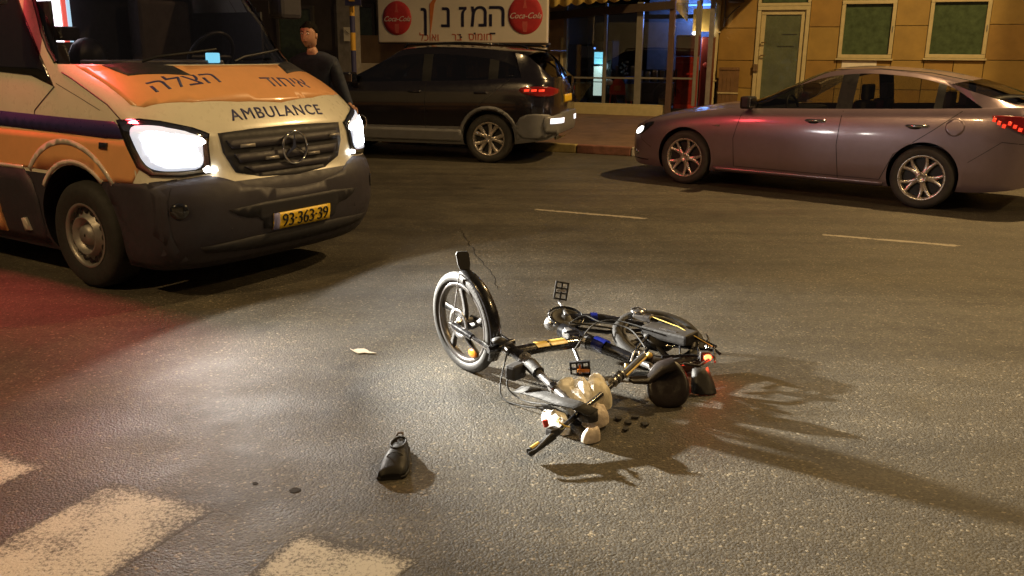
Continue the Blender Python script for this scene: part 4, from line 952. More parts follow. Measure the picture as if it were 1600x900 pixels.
# dark bumper and lower valance
low = [(-.965, .22), (.965, .22), (.965, .76), (.80, .79), (.66, .80), (.56, .77), (.45, .725), (.2, .672), (0, .662), (-.2, .672), (-.45, .725), (-.56, .77), (-.66, .80), (-.80, .79), (-.965, .76)]
front('bumper', low, 'van_plastic', off=.006, grid=.07)
front('bumper_groove', [(-.62, .60), (.62, .60), (.50, .52), (.34, .50), (.33, .40), (-.33, .40), (-.34, .50), (-.50, .52)], 'van_plastic_dark', off=.010, grid=.07, rnd=1)
front('air_intake', [(-.78, .385), (.78, .385), (.70, .29), (-.70, .29)], 'van_plastic_dark', off=.010, grid=.07, rnd=1)
for s in (-1, 1):
    aside('bumper_corner', [(.43, .22), (.86, .22), (.86, .79), (.70, .765), (.36, .745), (.42, .55), (.455, .40)], 'van_plastic', s, off=.005, grid=.06)
    aside('side_cladding', [(-.43, .25), (-.43, .55), (-.47, .68), (-.56, .765), (-3.2, .76), (-3.2, .25)], 'van_plastic', s, off=.006, grid=.12)
    aside('sill_panel', [(-.93, .29), (-2.9, .29), (-2.9, .53), (-.94, .53)], 'van_orange', s, off=.02, grid=.12)
    aside('sill_reflector', [(-.68, .32), (-.60, .33), (-.62, .42), (-.68, .41)], 'reflective', s, off=.02, grid=.05)
    Aa = [(.02+.43*cos(a), .40+.43*sin(a)) for a in [pi*.27+(pi*.60)*k/16 for k in range(17)]]
    Ab = [(.02+.60*cos(a), .40+.60*sin(a)) for a in [pi*.20+(pi*.60)*k/16 for k in range(17)]]
    aside('orange_side', [(.655, 1.02), (.70, .86), (.63, .76), (.34, .75)]+[(q[0], q[1]) for q in [(.22, .80), (.05, .845), (-.13, .83), (-.28, .775)]]+[(-.58, .775), (-5.0, .76), (-5.0, 1.03), (-.4, 1.03)], 'van_orange', s, off=.003, grid=.09)
    aside('blue_stripe', [(.645, 1.03), (.50, 1.128), (0, 1.130), (-.8, 1.142), (-5.1, 1.15), (-5.1, 1.05), (-.8, 1.042), (0, 1.030), (.4, 1.022)], 'van_blue', s, off=.005, grid=.1)
    def band(r0, r1, a0, a1, cx=-.03, cz=.40): return [(cx+r0*cos(a0+(a1-a0)*k/18), cz+r0*sin(a0+(a1-a0)*k/18)) for k in range(19)]+[(cx+r1*cos(a1-(a1-a0)*k/18), cz+r1*sin(a1-(a1-a0)*k/18)) for k in range(19)]
    aside('reflective_arch', band(.465, .438, .27*pi, .80*pi, .02), 'reflective', s, off=.008, grid=.04)
    aside('reflective_arch', band(.60, .565, .20*pi, .78*pi, -.04, .395), 'reflective', s, off=.008, grid=.04)
    aside('reflective_strip', [(-.56, .785), (-.56, .76), (-3.1, .75), (-3.1, .775)], 'reflective', s, off=.008, grid=.1)
    aside('side_marker', [(.42, .995), (.34, .995), (.33, .955), (.41, .955)], 'gloss_black', s, off=.012, grid=.03)
    aside('side_window', [(-.125, 1.32), (-.38, 1.385), (-.75, 1.40), (-1.22, 1.42), (-1.22, 2.12), (-.70, 2.12), (-.62, 2.03), (-.46, 1.78), (-.28, 1.53)], 'gloss_black', s, off=.006, grid=.08)
    seam('door_gap', [(-.12, 1.32), (-.36, 1.16), (-.40, 1.0), (-.37, .84)], ab, am, 3*s, .008)
    seam('door_gap', [(-1.28, 2.2), (-1.28, .5)], ab, am, 3*s, .008)
    seam('fender_gap', [(-.10, 1.34), (.12, 1.27), (.36, 1.19)], ab, am, 3*s, .004)
    # hood shut line
    Q = []
    for x, y in [(-.02, .915), (.083, .912), (.30, .905), (.45, .90), (.60, .89), (.72, .865)]:
        h = ab.find_nearest(V((x, s*1.2, curve([(-.02, 1.48), (.083, 1.425), (.3, 1.35), (.45, 1.28), (.6, 1.21), (.72, 1.14)], x)))); Q.append(h[0]+h[1]*.001)
    b = B(); b.tube(Q, .0045, 6); b.make('hood_gap', 'black', am)
    # headlight, wrapping round the corner
    dd = V((-.75, -.66*s, 0)).normalized(); uu = V((.66, -.75*s, 0)).normalized(); o0 = V((.85, .80*s, 0))-dd*1.2
    H3 = [(.524, .973, 1.141), (.60, .975, .99), (.682, .976, .862), (.757, .946, .812), (.86, .80, .80), (.929, .635, .813), (.906, .622, .99), (.895, .60, 1.05), (.852, .689, 1.09), (.749, .838, 1.133), (.64, .90, 1.148)]
    H2 = [((V((x, y*s, 0))-V((.85, .8*s, 0))).dot(uu), z) for x, y, z in H3]
    hl = decal('headlight', H2, ab, o0, uu, Zz, dd, 'gloss_black', am, off=.010, grid=.05)
    cx_, cz_ = .0, .965
    decal('lens_reflector', [(cx_+(a-cx_)*.93, cz_+(z-cz_)*.93) for a, z in H2], ab, o0, uu, Zz, dd, 'chrome', hl, off=.014, grid=.05)
    HC = (sum(a for a, z in H2)/len(H2)+.055, .960)
    def shrink(k): return [(HC[0]+(a-HC[0])*k, HC[1]+(z-HC[1])*k) for a, z in H2]
    decal('lamp_surround', shrink(.78), ab, o0, uu, Zz, dd, 'lamp_halo', hl, off=.018, grid=.04, rnd=2)
    decal('main_lamp', shrink(.57), ab, o0, uu, Zz, dd, 'headlamp', hl, off=.023, grid=.04, rnd=2)
    for a_, z_ in ((-.10, 1.0), (.10, .90)):
        decal('projector_ring', [(HC[0]+a_+.034*cos(2*pi*k/12), z_+.034*sin(2*pi*k/12)) for k in range(12)], ab, o0, uu, Zz, dd, 'headlamp', hl, off=.028, grid=.03)
    decal('upper_lamp', [(-.08, 1.06), (.12, 1.035), (.16, 1.0), (.12, .98), (-.1, 1.0)], ab, o0, uu, Zz, dd, 'headlamp_warm', hl, off=.020, grid=.04, rnd=1)
    decal('indicator', [(.13, .84), (.20, .85), (.21, .82), (.14, .815)], ab, o0, uu, Zz, dd, 'headlamp_warm', hl, off=.020, grid=.03)
    p0 = V((.955, s*.82, .955))
    lamp('low_beam', 'SPOT', p0, LOW_W*(1 if s < 0 else .8), (1, .93, .82), am, .05, (1, 0, -.10), 142, .12)
    k_ = 1 if s < 0 else .35
    lamp('spread_beam', 'SPOT', p0, MID_W*(1 if s < 0 else .6), (1, .94, .82), am, .040, (1, -.25 if s < 0 else 0, -.16), 112, 1)
    lamp('driving_beam', 'SPOT', p0, HEAD_W*k_, (1, .95, .84), am, .035, (1, -.02, -.10), 54, 1)
    decal('fog_light', [(-.02+.055*cos(2*pi*k/14), .60+.05*sin(2*pi*k/14)) for k in range(14)], ab, o0, uu, Zz, dd, 'gloss_black', am, off=.012, grid=.03)
    # mirror
    b = B(); b.box((-.30, s*1.24, 2.02), (.16, .24, .42), bev=.06); mr = b.make('door_mirror', 'van_plastic', am)
    b = B(); b.box((-.388, s*1.24, 2.02), (.01, .19, .34), bev=.004); b.make('mirror_glass', 'chrome', mr)
    b = B(); b.tube([(-.45, s*.90, 1.98), (-.32, s*1.14, 1.98)], .03, 8); b.make('mirror_arm', 'van_plastic', mr)
    b = B(); b.tube([V((q_.x, s*q_.y, q_.z)) for q_ in (aring(z)[31] for z in (1.47, 1.55, 1.65, 1.8, 1.95, 2.1, 2.25))], .014, 6); b.make('pillar_seal', 'black', am)
    for x in (0.02, -3.66): wheel(am, x, s*.965, .36, .235, .215, s, 'steel')
pl = front('licence_plate', [(-.262, .513), (.262, .513), (.262, .407), (-.262, .407)], 'plate_yellow', off=.020, skirt=.004)
front('plate_band', [(-.262, .513), (-.215, .513), (-.215, .407), (-.262, .407)], 'plate_blue', par=pl, off=.023)
P, F = text2d('93·363·39', .118, space=.92, bold=.0035)
decal('plate_number', None, ab, (4, .024, .455), Y_, Zz, -X, 'black', pl, off=.024, mesh2d=(P, F), skirt=.001)
b = B()
for s in (-1, 1): pass
for y0 in (-.60, .05):
    rr_ = [q for q in aring(1.50) if q.x > -.1]
    def onscreen(y): q = min(rr_, key=lambda k: abs(k.y-y)); return V((q.x+.014, y, 1.50))
    b = B(); b.tube([onscreen(y0)-Z*.02]+[onscreen(y0+.1*k)+Z*.012*k for k in range(1, 6)], .009, 6); w_ = b.make('wiper', 'black', am)
# cab interior
b = B(); b.box((-1.05, 0, 1.7), (.05, 1.7, 1.5)); b.box((-.3, 0, .98), (1.6, 1.7, .05)); b.box((-.6, 0, 2.36), (1.1, 1.5, .04))
for s in (-1, 1): b.box((-.62, s*.875, 1.60), (.85, .02, .5))
b.make('cab_lining', 'van_plastic_dark', am)
b = B(); b.box((.05, 0, 1.36), (.62, 1.45, .16), bev=.06); db_ = b.make('dashboard', 'van_plastic', am)
b = B(); b.box((.02, -.30, 1.46), (.34, .90, .05), bev=.02); b.make('dash_mat', 'steel_rim', db_)
b = B(); ct = V((-.28, .42, 1.50)); b.tube([ct+V((.10*sin(a), .20*cos(a), .18*sin(a))) for a in [2*pi*k/28 for k in range(28)]], .017, 8, closed=True); b.tube([ct+V((0, -.19, 0)), ct+V((0, .19, 0))], .02, 6); b.make('steering_wheel', 'black', am)
for y in (.42, -.42):
    b = B(); b.box((-.62, y, 1.25), (.5, .5, .2), bev=.06); b.box((-.86, y, 1.60 if y > 0 else 1.42), (.14, .48, .66 if y > 0 else .36), bev=.06); s_ = b.make('seat', 'upholstery', am)
    b = B(); b.box((-.86, y, 2.03 if y > 0 else 1.66), (.1, .24, .2 if y > 0 else .1), bev=.04); b.make('headrest', 'upholstery', s_)
b = B(); b.ball((-.28, -.60, 1.50), (.13, .12, .13), 14); b.make('equipment_bag', 'black', am)
# glowing white panel with red and cyan strips added behind the windscreen
b = B(); b.box((-.93, -.50, 1.90), (.012, .27, .60)); b.make('bright_cab_panel', 'cab_glow_white', am)
b = B(); b.box((-.925, -.342, 1.90), (.012, .034, .60)); b.make('red_glow_strip', 'cab_glow_red', am)
b = B(); b.box((-.925, -.305, 1.90), (.012, .024, .60)); b.make('cyan_glow_strip', 'cab_glow_cyan', am)
b = B(); b.box((.18, .06, 1.50), (.04, .10, .07), bev=.01); b.make('radio_display', 'screen_cyan', am)
# roof light bar: rotating emergency lamps (outside the frame) - they tint the road and the cars red
b = B(); b.box((-.75, 0, 2.60), (.34, 1.35, .06), bev=.02); lb = b.make('light_bar', 'van_plastic_dark', am)
for y, m in ((-.52, 'beacon_red'), (-.18, 'beacon_blue'), (.18, 'beacon_blue'), (.52, 'beacon_red')):
    b = B(); b.box((-.75, y, 2.68), (.26, .28, .11), bev=.03); b.make('beacon', m, lb)
_im = (M.Translation((AM[0], AM[1], 0))@M.Rotation(AM[2], 4, 'Z')).inverted()
for src, tgt, pw, cone in (((-.75, .80, 2.68), V((3.2, 10.6, .6)), RED_W*1.3, 48), ((-.75, .78, 2.68), V((-1.95, 8.75, 1.7)), RED_W*.16, 20), ((-.75, -.82, 2.68), V((-3.6, 4.6, 0)), RED_W*4.5, 95)):
    lamp('beacon_light', 'SPOT', src, pw, (1, .07, .09), am, .28, (_im@tgt)-V(src), cone, .8)


# ================================================================= FALLEN ELECTRIC BICYCLE
bk = thing('electric_bicycle', 'black folding electric bicycle lying on its side with the front wheel standing up', 'bicycle', (.30, 4.1, 0))
FC = V((-.239, 4.213, .253)); FN = V((-.789, -.611, -.063)).normalized()
def bike_wheel(C, n, r, tyre, spin, mot=False):
    b = B(); w_ = .026
    b.lathe([(r-.052, -w_*.7), (r-.035, -w_), (r-.014, -w_*.92), (r-.003, -w_*.45), (r, 0), (r-.003, w_*.45), (r-.014, w_*.92), (r-.035, w_), (r-.052, w_*.7), (r-.056, 0), (r-.052, -w_*.7)], C, n, 64)
    wh = b.make('wheel', tyre, bk)
    b = B(); b.lathe([(r-.050, -.018), (r-.050, .018), (r-.070, .017), (r-.074, .010), (r-.074, -.010), (r-.070, -.017), (r-.050, -.018)], C, n, 56); rim = b.make('rim', 'rim_dark' if not mot else 'bike_matte', wh)
    u = n.orthogonal().normalized(); v = n.cross(u); ro = r-.066
    for k in range(5):
        a0 = spin+2*pi*k/5; rg = []
        for t in [i/6 for i in range(7)]:
            a = a0+.55*sin(t*pi*.5); rr = .03+(ro-.03)*t; e = u*cos(a)+v*sin(a); s_ = -u*sin(a)+v*cos(a); ww = .019-.007*t+(.006 if t > .8 else 0)
            rg.append([C+e*rr+s_*ww+n*.008, C+e*rr-s_*ww+n*.008, C+e*rr-s_*ww*.8-n*.008, C+e*rr+s_*ww*.8-n*.008])
        b = B(); b.rings(rg, True, True); b.make('spoke', 'bike_matte', wh)
    b = B(); hr = .085 if mot else .032
    b.lathe([(.01, -.055), (hr*.5, -.05), (hr*.6, -.03), (hr, -.025), (hr, .025), (hr*.6, .03), (hr*.5, .05), (.01, .055)], C, n, 28); b.make('hub', 'bike_metal' if not mot else 'bike_matte', wh)
    return wh, u, v
wf, wu, wv = bike_wheel(FC, FN, .26, 'tyre_side', .4)
b = B(); b.lathe([(.078, .031), (.078, .034), (.055, .034), (.055, .031)], FC, FN, 30); b.make('brake_disc', 'bike_metal', wf)
upv = (Z-FN*Z.dot(FN)).normalized(); sdv = FN.cross(upv).normalized()
if sdv.x < 0: sdv = -sdv        # in the wheel plane, towards the frame
q = FC+(-upv*.80+sdv*.55).normalized()*.165+FN*.022
b = B(); b.ball(q, (.030, .030, .007), 14, rot=FN.to_track_quat('Z', 'Y').to_matrix()@M.Diagonal((1.25, .8, 1))); b.make('reflector', 'amber', wf)
# fork
crown = V((-.035, 3.945, .205)); ax = (crown-FC).normalized(); ax = (ax-FN*ax.dot(FN)).normalized(); crown = FC+ax*.325
for s in (1, -1):
    d = FN*.062*s
    b = B(); b.tube([FC+d-ax*.025, FC+d+ax*.02, FC+d+ax*.16], [.014, .018, .017], 12); leg = b.make('fork_leg', 'bike_black', bk)
    b = B(); b.tube([FC+d+ax*.15, FC+d+ax*.30], .0125, 12); b.make('stanchion', 'chrome', leg)
    b = B(); b.tube([FC+d*.8, FC+d*1.25], .012, 10); b.make('axle_nut', 'bike_metal', leg)
b = B(); b.tube([crown-FN*.075-ax*.02, crown-ax*.005, crown+FN*.075-ax*.02], [.018, .026, .018], 12); b.make('fork_crown', 'bike_black', bk)
b = B(); b.tube([crown, crown+ax*.05], .022, 14); b.make('steerer', 'bike_metal', bk)
# front mudguard and its flap
def arc(C, u, v, r, a0, a1, n): return [C+(u*cos(a0+(a1-a0)*k/n)+v*sin(a0+(a1-a0)*k/n))*r for k in range(n+1)]
def guard(name, C, n, ang0, ang1, r, u, v, wd=.034):
    rg = []
    for k in range(21):
        a = ang0+(ang1-ang0)*k/20; e = u*cos(a)+v*sin(a)
        rg.append([C+e*(r-.012)+n*wd, C+e*(r)+n*wd*.8, C+e*(r+.006)+n*wd*.3, C+e*(r+.006)-n*wd*.3, C+e*r-n*wd*.8, C+e*(r-.012)-n*wd])
    b = B(); b.rings(rg, False); o = b.make(name, 'bike_black', bk); o.modifiers.new('s', 'SOLIDIFY').thickness = .002; return rg
ang_f = math.atan2(ax.dot(upv), ax.dot(sdv))
guard('mudguard', FC, FN, ang_f-.35, pi/2-.12, .280, sdv, upv)
e = (sdv*cos(pi/2-.12)+upv*sin(pi/2-.12))
f0 = FC+e*.280
b = B(); P = [(-.022, 0), (.022, 0), (.030, .03), (.032, .085), (.024, .10), (-.024, .10), (-.032, .085), (-.030, .03)]
b.prism(P, f0-V((0, 0, .0)), FN.cross(Z).normalized()*.6+FN*.8, Z*.9+sdv*-.25, sdv*.005); b.make('mud_flap', 'bike_matte', bk)
b = B(); b.tube([FC+FN*.07, FC+e*.27+FN*.03], .0035, 6); b.make('mudguard_stay', 'bike_metal', bk)
# frame
HT = crown+ax*.035+V((.01, .02, 0))
hb0, hb1 = HT-ax*.005, HT+ax*.115
b = B(); b.tube([hb0, hb0.lerp(hb1, .5), hb1], [.031, .027, .031], 16); fm = b.make('head_tube', 'bike_black', bk)
for t in (.0, 1.0):
    b = B(); p = hb0.lerp(hb1, t); b.tube([p-ax*.008, p+ax*.008], .033, 16); b.make('headset_ring', 'bike_metal', fm)
BBp = V((.285, 4.335, .17)); mid = V((.315, 4.165, .165)); h0 = hb0.lerp(hb1, .35)
b = B(); b.tube([h0, h0.lerp(mid, .5)+Z*.006, mid], [.034, .038, .038], 14, flat=.75, up=(0, 0, 1)); mt = b.make('main_tube', 'bike_black', bk)
d_ = (mid-h0).normalized(); sd_ = d_.cross(Z).normalized(); 
for a, c_ in ((.30, .50), (.53, .80)):
    A, C_ = h0.lerp(mid, a), h0.lerp(mid, c_)
    b = B(); b.rings([[q_+sd_*.043*sin(th)+Z*.0345*cos(th) for th in (-.2, .2, .6, 1.0)] for q_ in (A, C_)], False); b.make('yellow_stripe', 'bike_yellow', mt)
b = B(); b.tube([mid, BBp], .032, 12); b.make('frame_hinge', 'bike_metal', bk)
b = B(); b.box(mid+V((-.015, .03, .035)), (.07, .05, .03), .6, .01); b.make('hinge_latch', 'chrome', bk)
stp = V((.585, 4.05, .125))
b = B(); b.tube([V((.26, 4.36, .17)), V((.36, 4.25, .155)), stp], [.038, .040, .028], 14); s1 = b.make('seat_tube', 'bike_black', bk)
b = B(); b.tube([V((.42, 4.197, .155)), V((.47, 4.15, .147))], .0385, 14, cap=False); b.make('blue_band', 'bike_blue', s1)
b = B(); b.tube([V((.365, 4.24, .150)), V((.39, 4.22, .150))], .039, 14, cap=False); b.make('bottle_clip', 'bike_metal', s1)
hub = V((.735, 4.40, .125))
b = B(); b.tube([V((.30, 4.50, .19)), V((.48, 4.50, .19)), V((.70, 4.47, .17))], [.044, .040, .030], 12, flat=.6, up=(0, 0, 1)); cs = b.make('chain_case', 'bike_black', bk)
b = B(); b.tube([V((.42, 4.50, .196)), V((.455, 4.50, .196))], [.0435, .043], 12, cap=False, flat=.62, up=(0, 0, 1)); b.make('blue_band', 'bike_blue', cs)
for dz in (.0, -.10):
    b = B(); b.tube([V((.30, 4.40, .17+dz*.3)), V((.5, 4.42, .14+dz)), hub+V((0, 0, .04+dz*.8))], .011, 8); b.make('chainstay', 'bike_black', bk)
    b = B(); b.tube([stp+V((0, .03, dz*.3)), V((.64, 4.2, .14+dz*.8)), hub+V((0, 0, .03+dz*.8))], .009, 8); b.make('seat_stay', 'bike_black', bk)
# drivetrain
rn = V((.12, -.28, .95)).normalized(); ru = rn.orthogonal().normalized()
cc = V((.288, 4.47, .205))
b = B(); b.lathe([(.078, -.004), (.082, 0), (.078, .004), (.070, .004), (.066, 0), (.03, .002), (.02, .012), (.001, .013)], cc, rn, 40); cr_ = b.make('chainring', 'bike_matte', bk)
b = B(); b.lathe([(.092, .012), (.100, .004), (.094, -.006)], cc, rn, 40); o = b.make('chain_guard', 'bike_black', bk); o.modifiers.new('s', 'SOLIDIFY').thickness = .003
b = B(); b.tube([cc+V((.0, .085, 0)), V((.5, 4.53, .19)), V((.72, 4.46, .165))], .006, 6); b.tube([cc+V((.02, -.085, 0)), V((.5, 4.41, .17)), V((.74, 4.34, .14))], .006, 6)
b.make('chain', 'bike_matte', cr_)
b = B(); b.ball(V((.215, 4.47, .17)), (.045, .05, .04), 12); b.make('motor_cover', 'bike_metal', bk)
def pedal(c, rot, crank0, label=None):
    b = B(); e = (c-crank0); b.tube([crank0, crank0+e*.5+Z*.008, c-e.normalized()*.0], [.013, .011, .010], 8, flat=.7); ck = b.make('crank_arm', 'bike_metal', bk)
    return ck
pe = V((.262, 4.70, .225)); pedal(pe, None, cc+rn*.015)
pm = M.Rotation(.15, 3, 'Y')@M.Rotation(-.25, 3, 'X')
def pedal_body(c, pm, m):
    b = B()
    for x in (-.033, 0, .033): b.box(c+pm@V((x, 0, 0)), (.010, .022, .095), bev=.003, rot=pm)
    for z in (-.046, -.014, .014, .046): b.box(c+pm@V((0, 0, z)), (.076, .020, .010), bev=.003, rot=pm)
    pd = b.make('pedal', 'bike_matte', bk)
    b = B(); b.tube([c+pm@V((0, 0, -.06)), c+pm@V((0, 0, .04))], .006, 8); b.make('pedal_axle', 'bike_metal', pd)
    b = B(); b.box(c+pm@V((0, -.013, -.0)), (.05, .004, .012), bev=.001, rot=pm); b.make('pedal_reflector', m, pd)
pedal_body(pe+V((.012, .03, .055)), pm, 'alloy')
pe2 = V((.345, 4.18, .05)); b = B(); b.tube([BBp+V((.02, -.02, -.05)), V((.325, 4.25, .09)), pe2], [.012, .010, .010], 8); b.make('crank_arm', 'bike_metal', bk)
pm2 = M.Rotation(1.45, 3, 'Y')@M.Rotation(.1, 3, 'X'); pedal_body(V((.345, 4.165, .032)), pm2, 'amber')
b = B(); b.box(V((.36, 4.135, .030)), (.062, .006, .017), 0, .002); b.make('pedal_reflector', 'amber', bk)
# rear wheel lying almost flat, guard, rack, light, flap
RNv = V((.10, -.30, .95)).normalized()
wr, ru_, rv_ = bike_wheel(V((.765, 4.37, .125)), RNv, .245, 'rubber', 1.0, True)
u2 = V((1, 0, 0)); u2 = (u2-RNv*u2.dot(RNv)).normalized(); v2 = RNv.cross(u2)
guard('mudguard', V((.765, 4.37, .125)), RNv, -pi*.72, .15, .265, u2, v2)
RA = [V((.70, 4.52, .205)), V((.88, 4.34, .175)), V((1.02, 4.17, .150))]
b = B(); b.tube(RA, .009, 8); rk = b.make('rack_rail', 'bike_black', bk)
b = B(); b.tube([V((.715, 4.50, .215)), V((.86, 4.34, .20)), V((1.0, 4.16, .155))], .0028, 6); b.make('brake_cable', 'bike_yellow', bk)
b = B(); b.tube([V((.70, 4.52, .20)), V((.80, 4.36, .12)), V((.84, 4.30, .11))], .007, 8); b.make('rack_strut', 'bike_metal', bk)
b = B(); b.tube([V((.78, 4.30, .11)), V((.90, 4.24, .12)), V((1.02, 4.17, .13)), V((1.03, 4.12, .13))], .008, 8); b.make('rack_rail', 'bike_black', bk)
b = B(); b.tube([V((.74, 4.10, .12)), V((.88, 4.12, .12)), V((1.0, 4.10, .12))], .008, 8); b.make('rack_rail', 'bike_black', bk)
for x, y in ((.86, 4.24), (.94, 4.17), (1.01, 4.13)):
    b = B(); b.tube([V((x, y+.05, .15)), V((x-.02, y-.09, .115))], .006, 6); b.make('rack_bar', 'bike_black', bk)
b = B(); b.box(V((.70, 4.50, .20)), (.10, .06, .035), -.5, .012); b.ball(V((.675, 4.52, .225)), (.04, .03, .012), 10); b.make('dropout_cover', 'bike_metal', bk)
b = B(); b.box(V((.815, 4.335, .165)), (.27, .13, .055), -.72, .018); bt = b.make('battery', 'bike_matte', bk)
b = B(); b.box(V((.80, 4.30, .194)), (.10, .012, .004), -.72); b.make('battery_trim', 'bike_metal', bt)
b = B(); b.tube([V((.64, 4.535, .235)), V((.68, 4.545, .243)), V((.72, 4.52, .235))], .006, 6); b.make('derailleur_cage', 'bike_metal', bk)
tl_ = V((.958, 4.065, .13))
b = B(); b.box(tl_+V((-.01, .02, 0)), (.05, .03, .05), 0, .01); lh = b.make('tail_light', 'bike_matte', bk)
b = B(); b.ball(tl_, (.020, .012, .016), 12); b.make('tail_lens', 'tail_hot', lh)
lamp('tail_glow', 'POINT', tl_+V((.02, -.04, -.01)), .55, (1, .06, .02), bk, .01)
b = B(); rgf = []
for t, wd, zz, yy in ((0, .036, .112, 3.975), (.25, .045, .085, 3.955), (.6, .056, .045, 3.93), (.9, .060, .010, 3.905), (1, .055, .004, 3.90)):
    x = .905+.012*t; rgf.append([V((x-wd, yy+.006, zz)), V((x-wd*.5, yy-.010, zz)), V((x+wd*.5, yy-.010, zz)), V((x+wd, yy+.006, zz))])
b.rings(rgf, False); o = b.make('mud_flap', 'bike_matte', bk); o.modifiers.new('s', 'SOLIDIFY').thickness = .006
b = B(); b.tube([V((.83, 4.0, .12)), V((.90, 3.985, .115)), V((.96, 4.05, .125))], .007, 8); b.make('flap_bracket', 'bike_matte', bk)
# saddle: wide rear oval facing the camera, nose to the left
b = B(); rg = []
sc0 = V((.722, 3.80, .095)); sn = V((-.13, .035, .01))
sF = V((-.05, -.86, .50)).normalized(); sU = V((-.985, .02, -.06)).normalized(); sV = sF.cross(sU).normalized()
OUT = []
for k in range(40):
    a = 2*pi*k/40; c_, s_ = cos(a), sin(a)
    rx = .098*(abs(c_)**.9)*(1 if c_ > 0 else -1); rz = .115*(abs(s_)**.92)*(1 if s_ > 0 else -1)
    OUT.append((rx*(1-.10*(rz/.115)), rz))
def srow(sc_, d):
    return [sc0+V((x*sc_, 0, 0))+V((0, -.40, .92)).normalized()*0+sU*(-x*sc_+x*sc_)+V((0, z*sc_*.55, z*sc_*.84))+V((0, -.86, .50))*d for x, z in OUT]
rg = [srow(.55, -.045), srow(.92, -.028), srow(1.0, -.010), srow(.97, .006), srow(.80, .016), srow(.5, .010), srow(.2, .004), srow(.02, .002)]
b.rings(rg, True, True); sa = b.make('saddle', 'saddle', bk)
b = B(); b.tube([sc0+V((.03, .03, .085)), sc0+V((-.03, .02, .070)), sc0+V((-.09, .01, .012)), sc0+V((-.155, .02, .008)), sc0+V((-.175, .03, .01))], [.040, .038, .026, .020, .012], 12, flat=.55, up=(0, -.5, .85)); b.make('saddle_nose', 'saddle', sa)
b = B(); b.tube([stp, V((.66, 3.97, .12)), V((.70, 3.88, .10))], .016, 12); sp_ = b.make('seat_post', 'bike_metal', bk)
b = B(); b.tube([V((.555, 4.0, .115)), V((.548, 3.965, .075))], .012, 8); b.make('yellow_tab', 'bike_yellow', sp_)
b = B(); b.box(V((.635, 4.03, .14)), (.10, .05, .05), -.3, .015); b.make('seat_clamp', 'bike_matte', bk)
for k in range(3):
    b = B(); b.tube([V((.60+.03*k, 4.05, .15)), V((.59+.025*k, 4.01, .175)), V((.57+.03*k, 3.97, .14))], .005, 6); b.make('spring', 'bike_metal', bk)
# stem post and handlebar
s0 = hb1; s1_ = V((.185, 3.64, .135)); s2_ = V((.29, 3.44, .105))
b = B(); b.tube([s0, s0.lerp(s1_, .22)], [.026, .028], 12); st1 = b.make('stem_base', 'bike_metal', bk)
b = B(); b.tube([s0.lerp(s1_, .2), s0.lerp(s1_, .5)], [.034, .030], 12); b.make('stem_hinge', 'bike_matte', st1)
b = B(); b.tube([s0.lerp(s1_, .5), s1_, s2_], [.017, .017, .017], 12); b.make('stem_post', 'bike_metal', st1)
b = B(); b.tube([s1_.lerp(s0, .03), s1_.lerp(s2_, .10)], .024, 12); b.make('stem_collar', 'chrome', st1)
hbL, hbR = V((.075, 3.19, .035)), V((.475, 3.76, .115))
b = B(); b.tube([hbL, V((.19, 3.30, .07)), s2_, V((.39, 3.60, .115)), hbR], .012, 10); hb = b.make('handlebar', 'bike_black', bk)
b = B(); b.tube([hbL, hbL.lerp(V((.19, 3.30, .07)), .85)], [.018, .017], 12); g1 = b.make('grip', 'rubber', bk)
b = B(); b.tube([hbL.lerp(V((.19, 3.30, .07)), .05)+Z*.012, hbL.lerp(V((.19, 3.30, .07)), .32)+Z*.012], .010, 8); b.make('yellow_patch', 'bike_yellow', g1)
b = B(); b.box(V((.17, 3.285, .085)), (.05, .04, .03), .7, .008); sw = b.make('switch_box', 'bike_matte', bk)
b = B(); b.tube([V((.145, 3.30, .098)), V((.138, 3.305, .125))], [.011, .012], 10); b.make('red_button', 'cooler_red', sw)
b = B(); b.tube([V((.20, 3.315, .08)), V((.16, 3.25, .085)), V((.10, 3.165, .06)), V((.07, 3.15, .05))], [.008, .007, .005, .006], 8); b.make('brake_lever', 'bike_matte', hb)
b = B(); b.tube([V((.24, 3.34, .08)), V((.22, 3.30, .10)), V((.19, 3.32, .115)), V((.20, 3.36, .11))], .004, 6); b.make('brake_cable', 'bike_yellow', hb)
gR = V((.640, 4.0, .165))
b = B(); b.tube([hbR, hbR.lerp(gR, .95)], [.015, .016], 12); g2 = b.make('grip', 'bike_matte', bk)
b = B(); b.tube([hbR.lerp(gR, .25)+V((.014, -.008, 0)), gR+V((.014, -.008, -.002))], .0055, 8); b.make('brake_lever', 'bike_yellow', hb)
b = B(); b.ball(gR+V((.02, -.01, .0)), (.016, .016, .016), 8); b.make('lever_end', 'bike_yellow', hb)
for k in range(5):
    p = hbR.lerp(gR, -.10+.06*k)+Z*.012; dr_ = (gR-hbR).normalized(); b = B(); b.tube([p, p+dr_*.010], [.024-.002*(k % 2), .024-.002*(k % 2)], 12); b.make('shifter_ring', 'bike_metal' if k % 2 == 0 else 'bike_matte', hb)
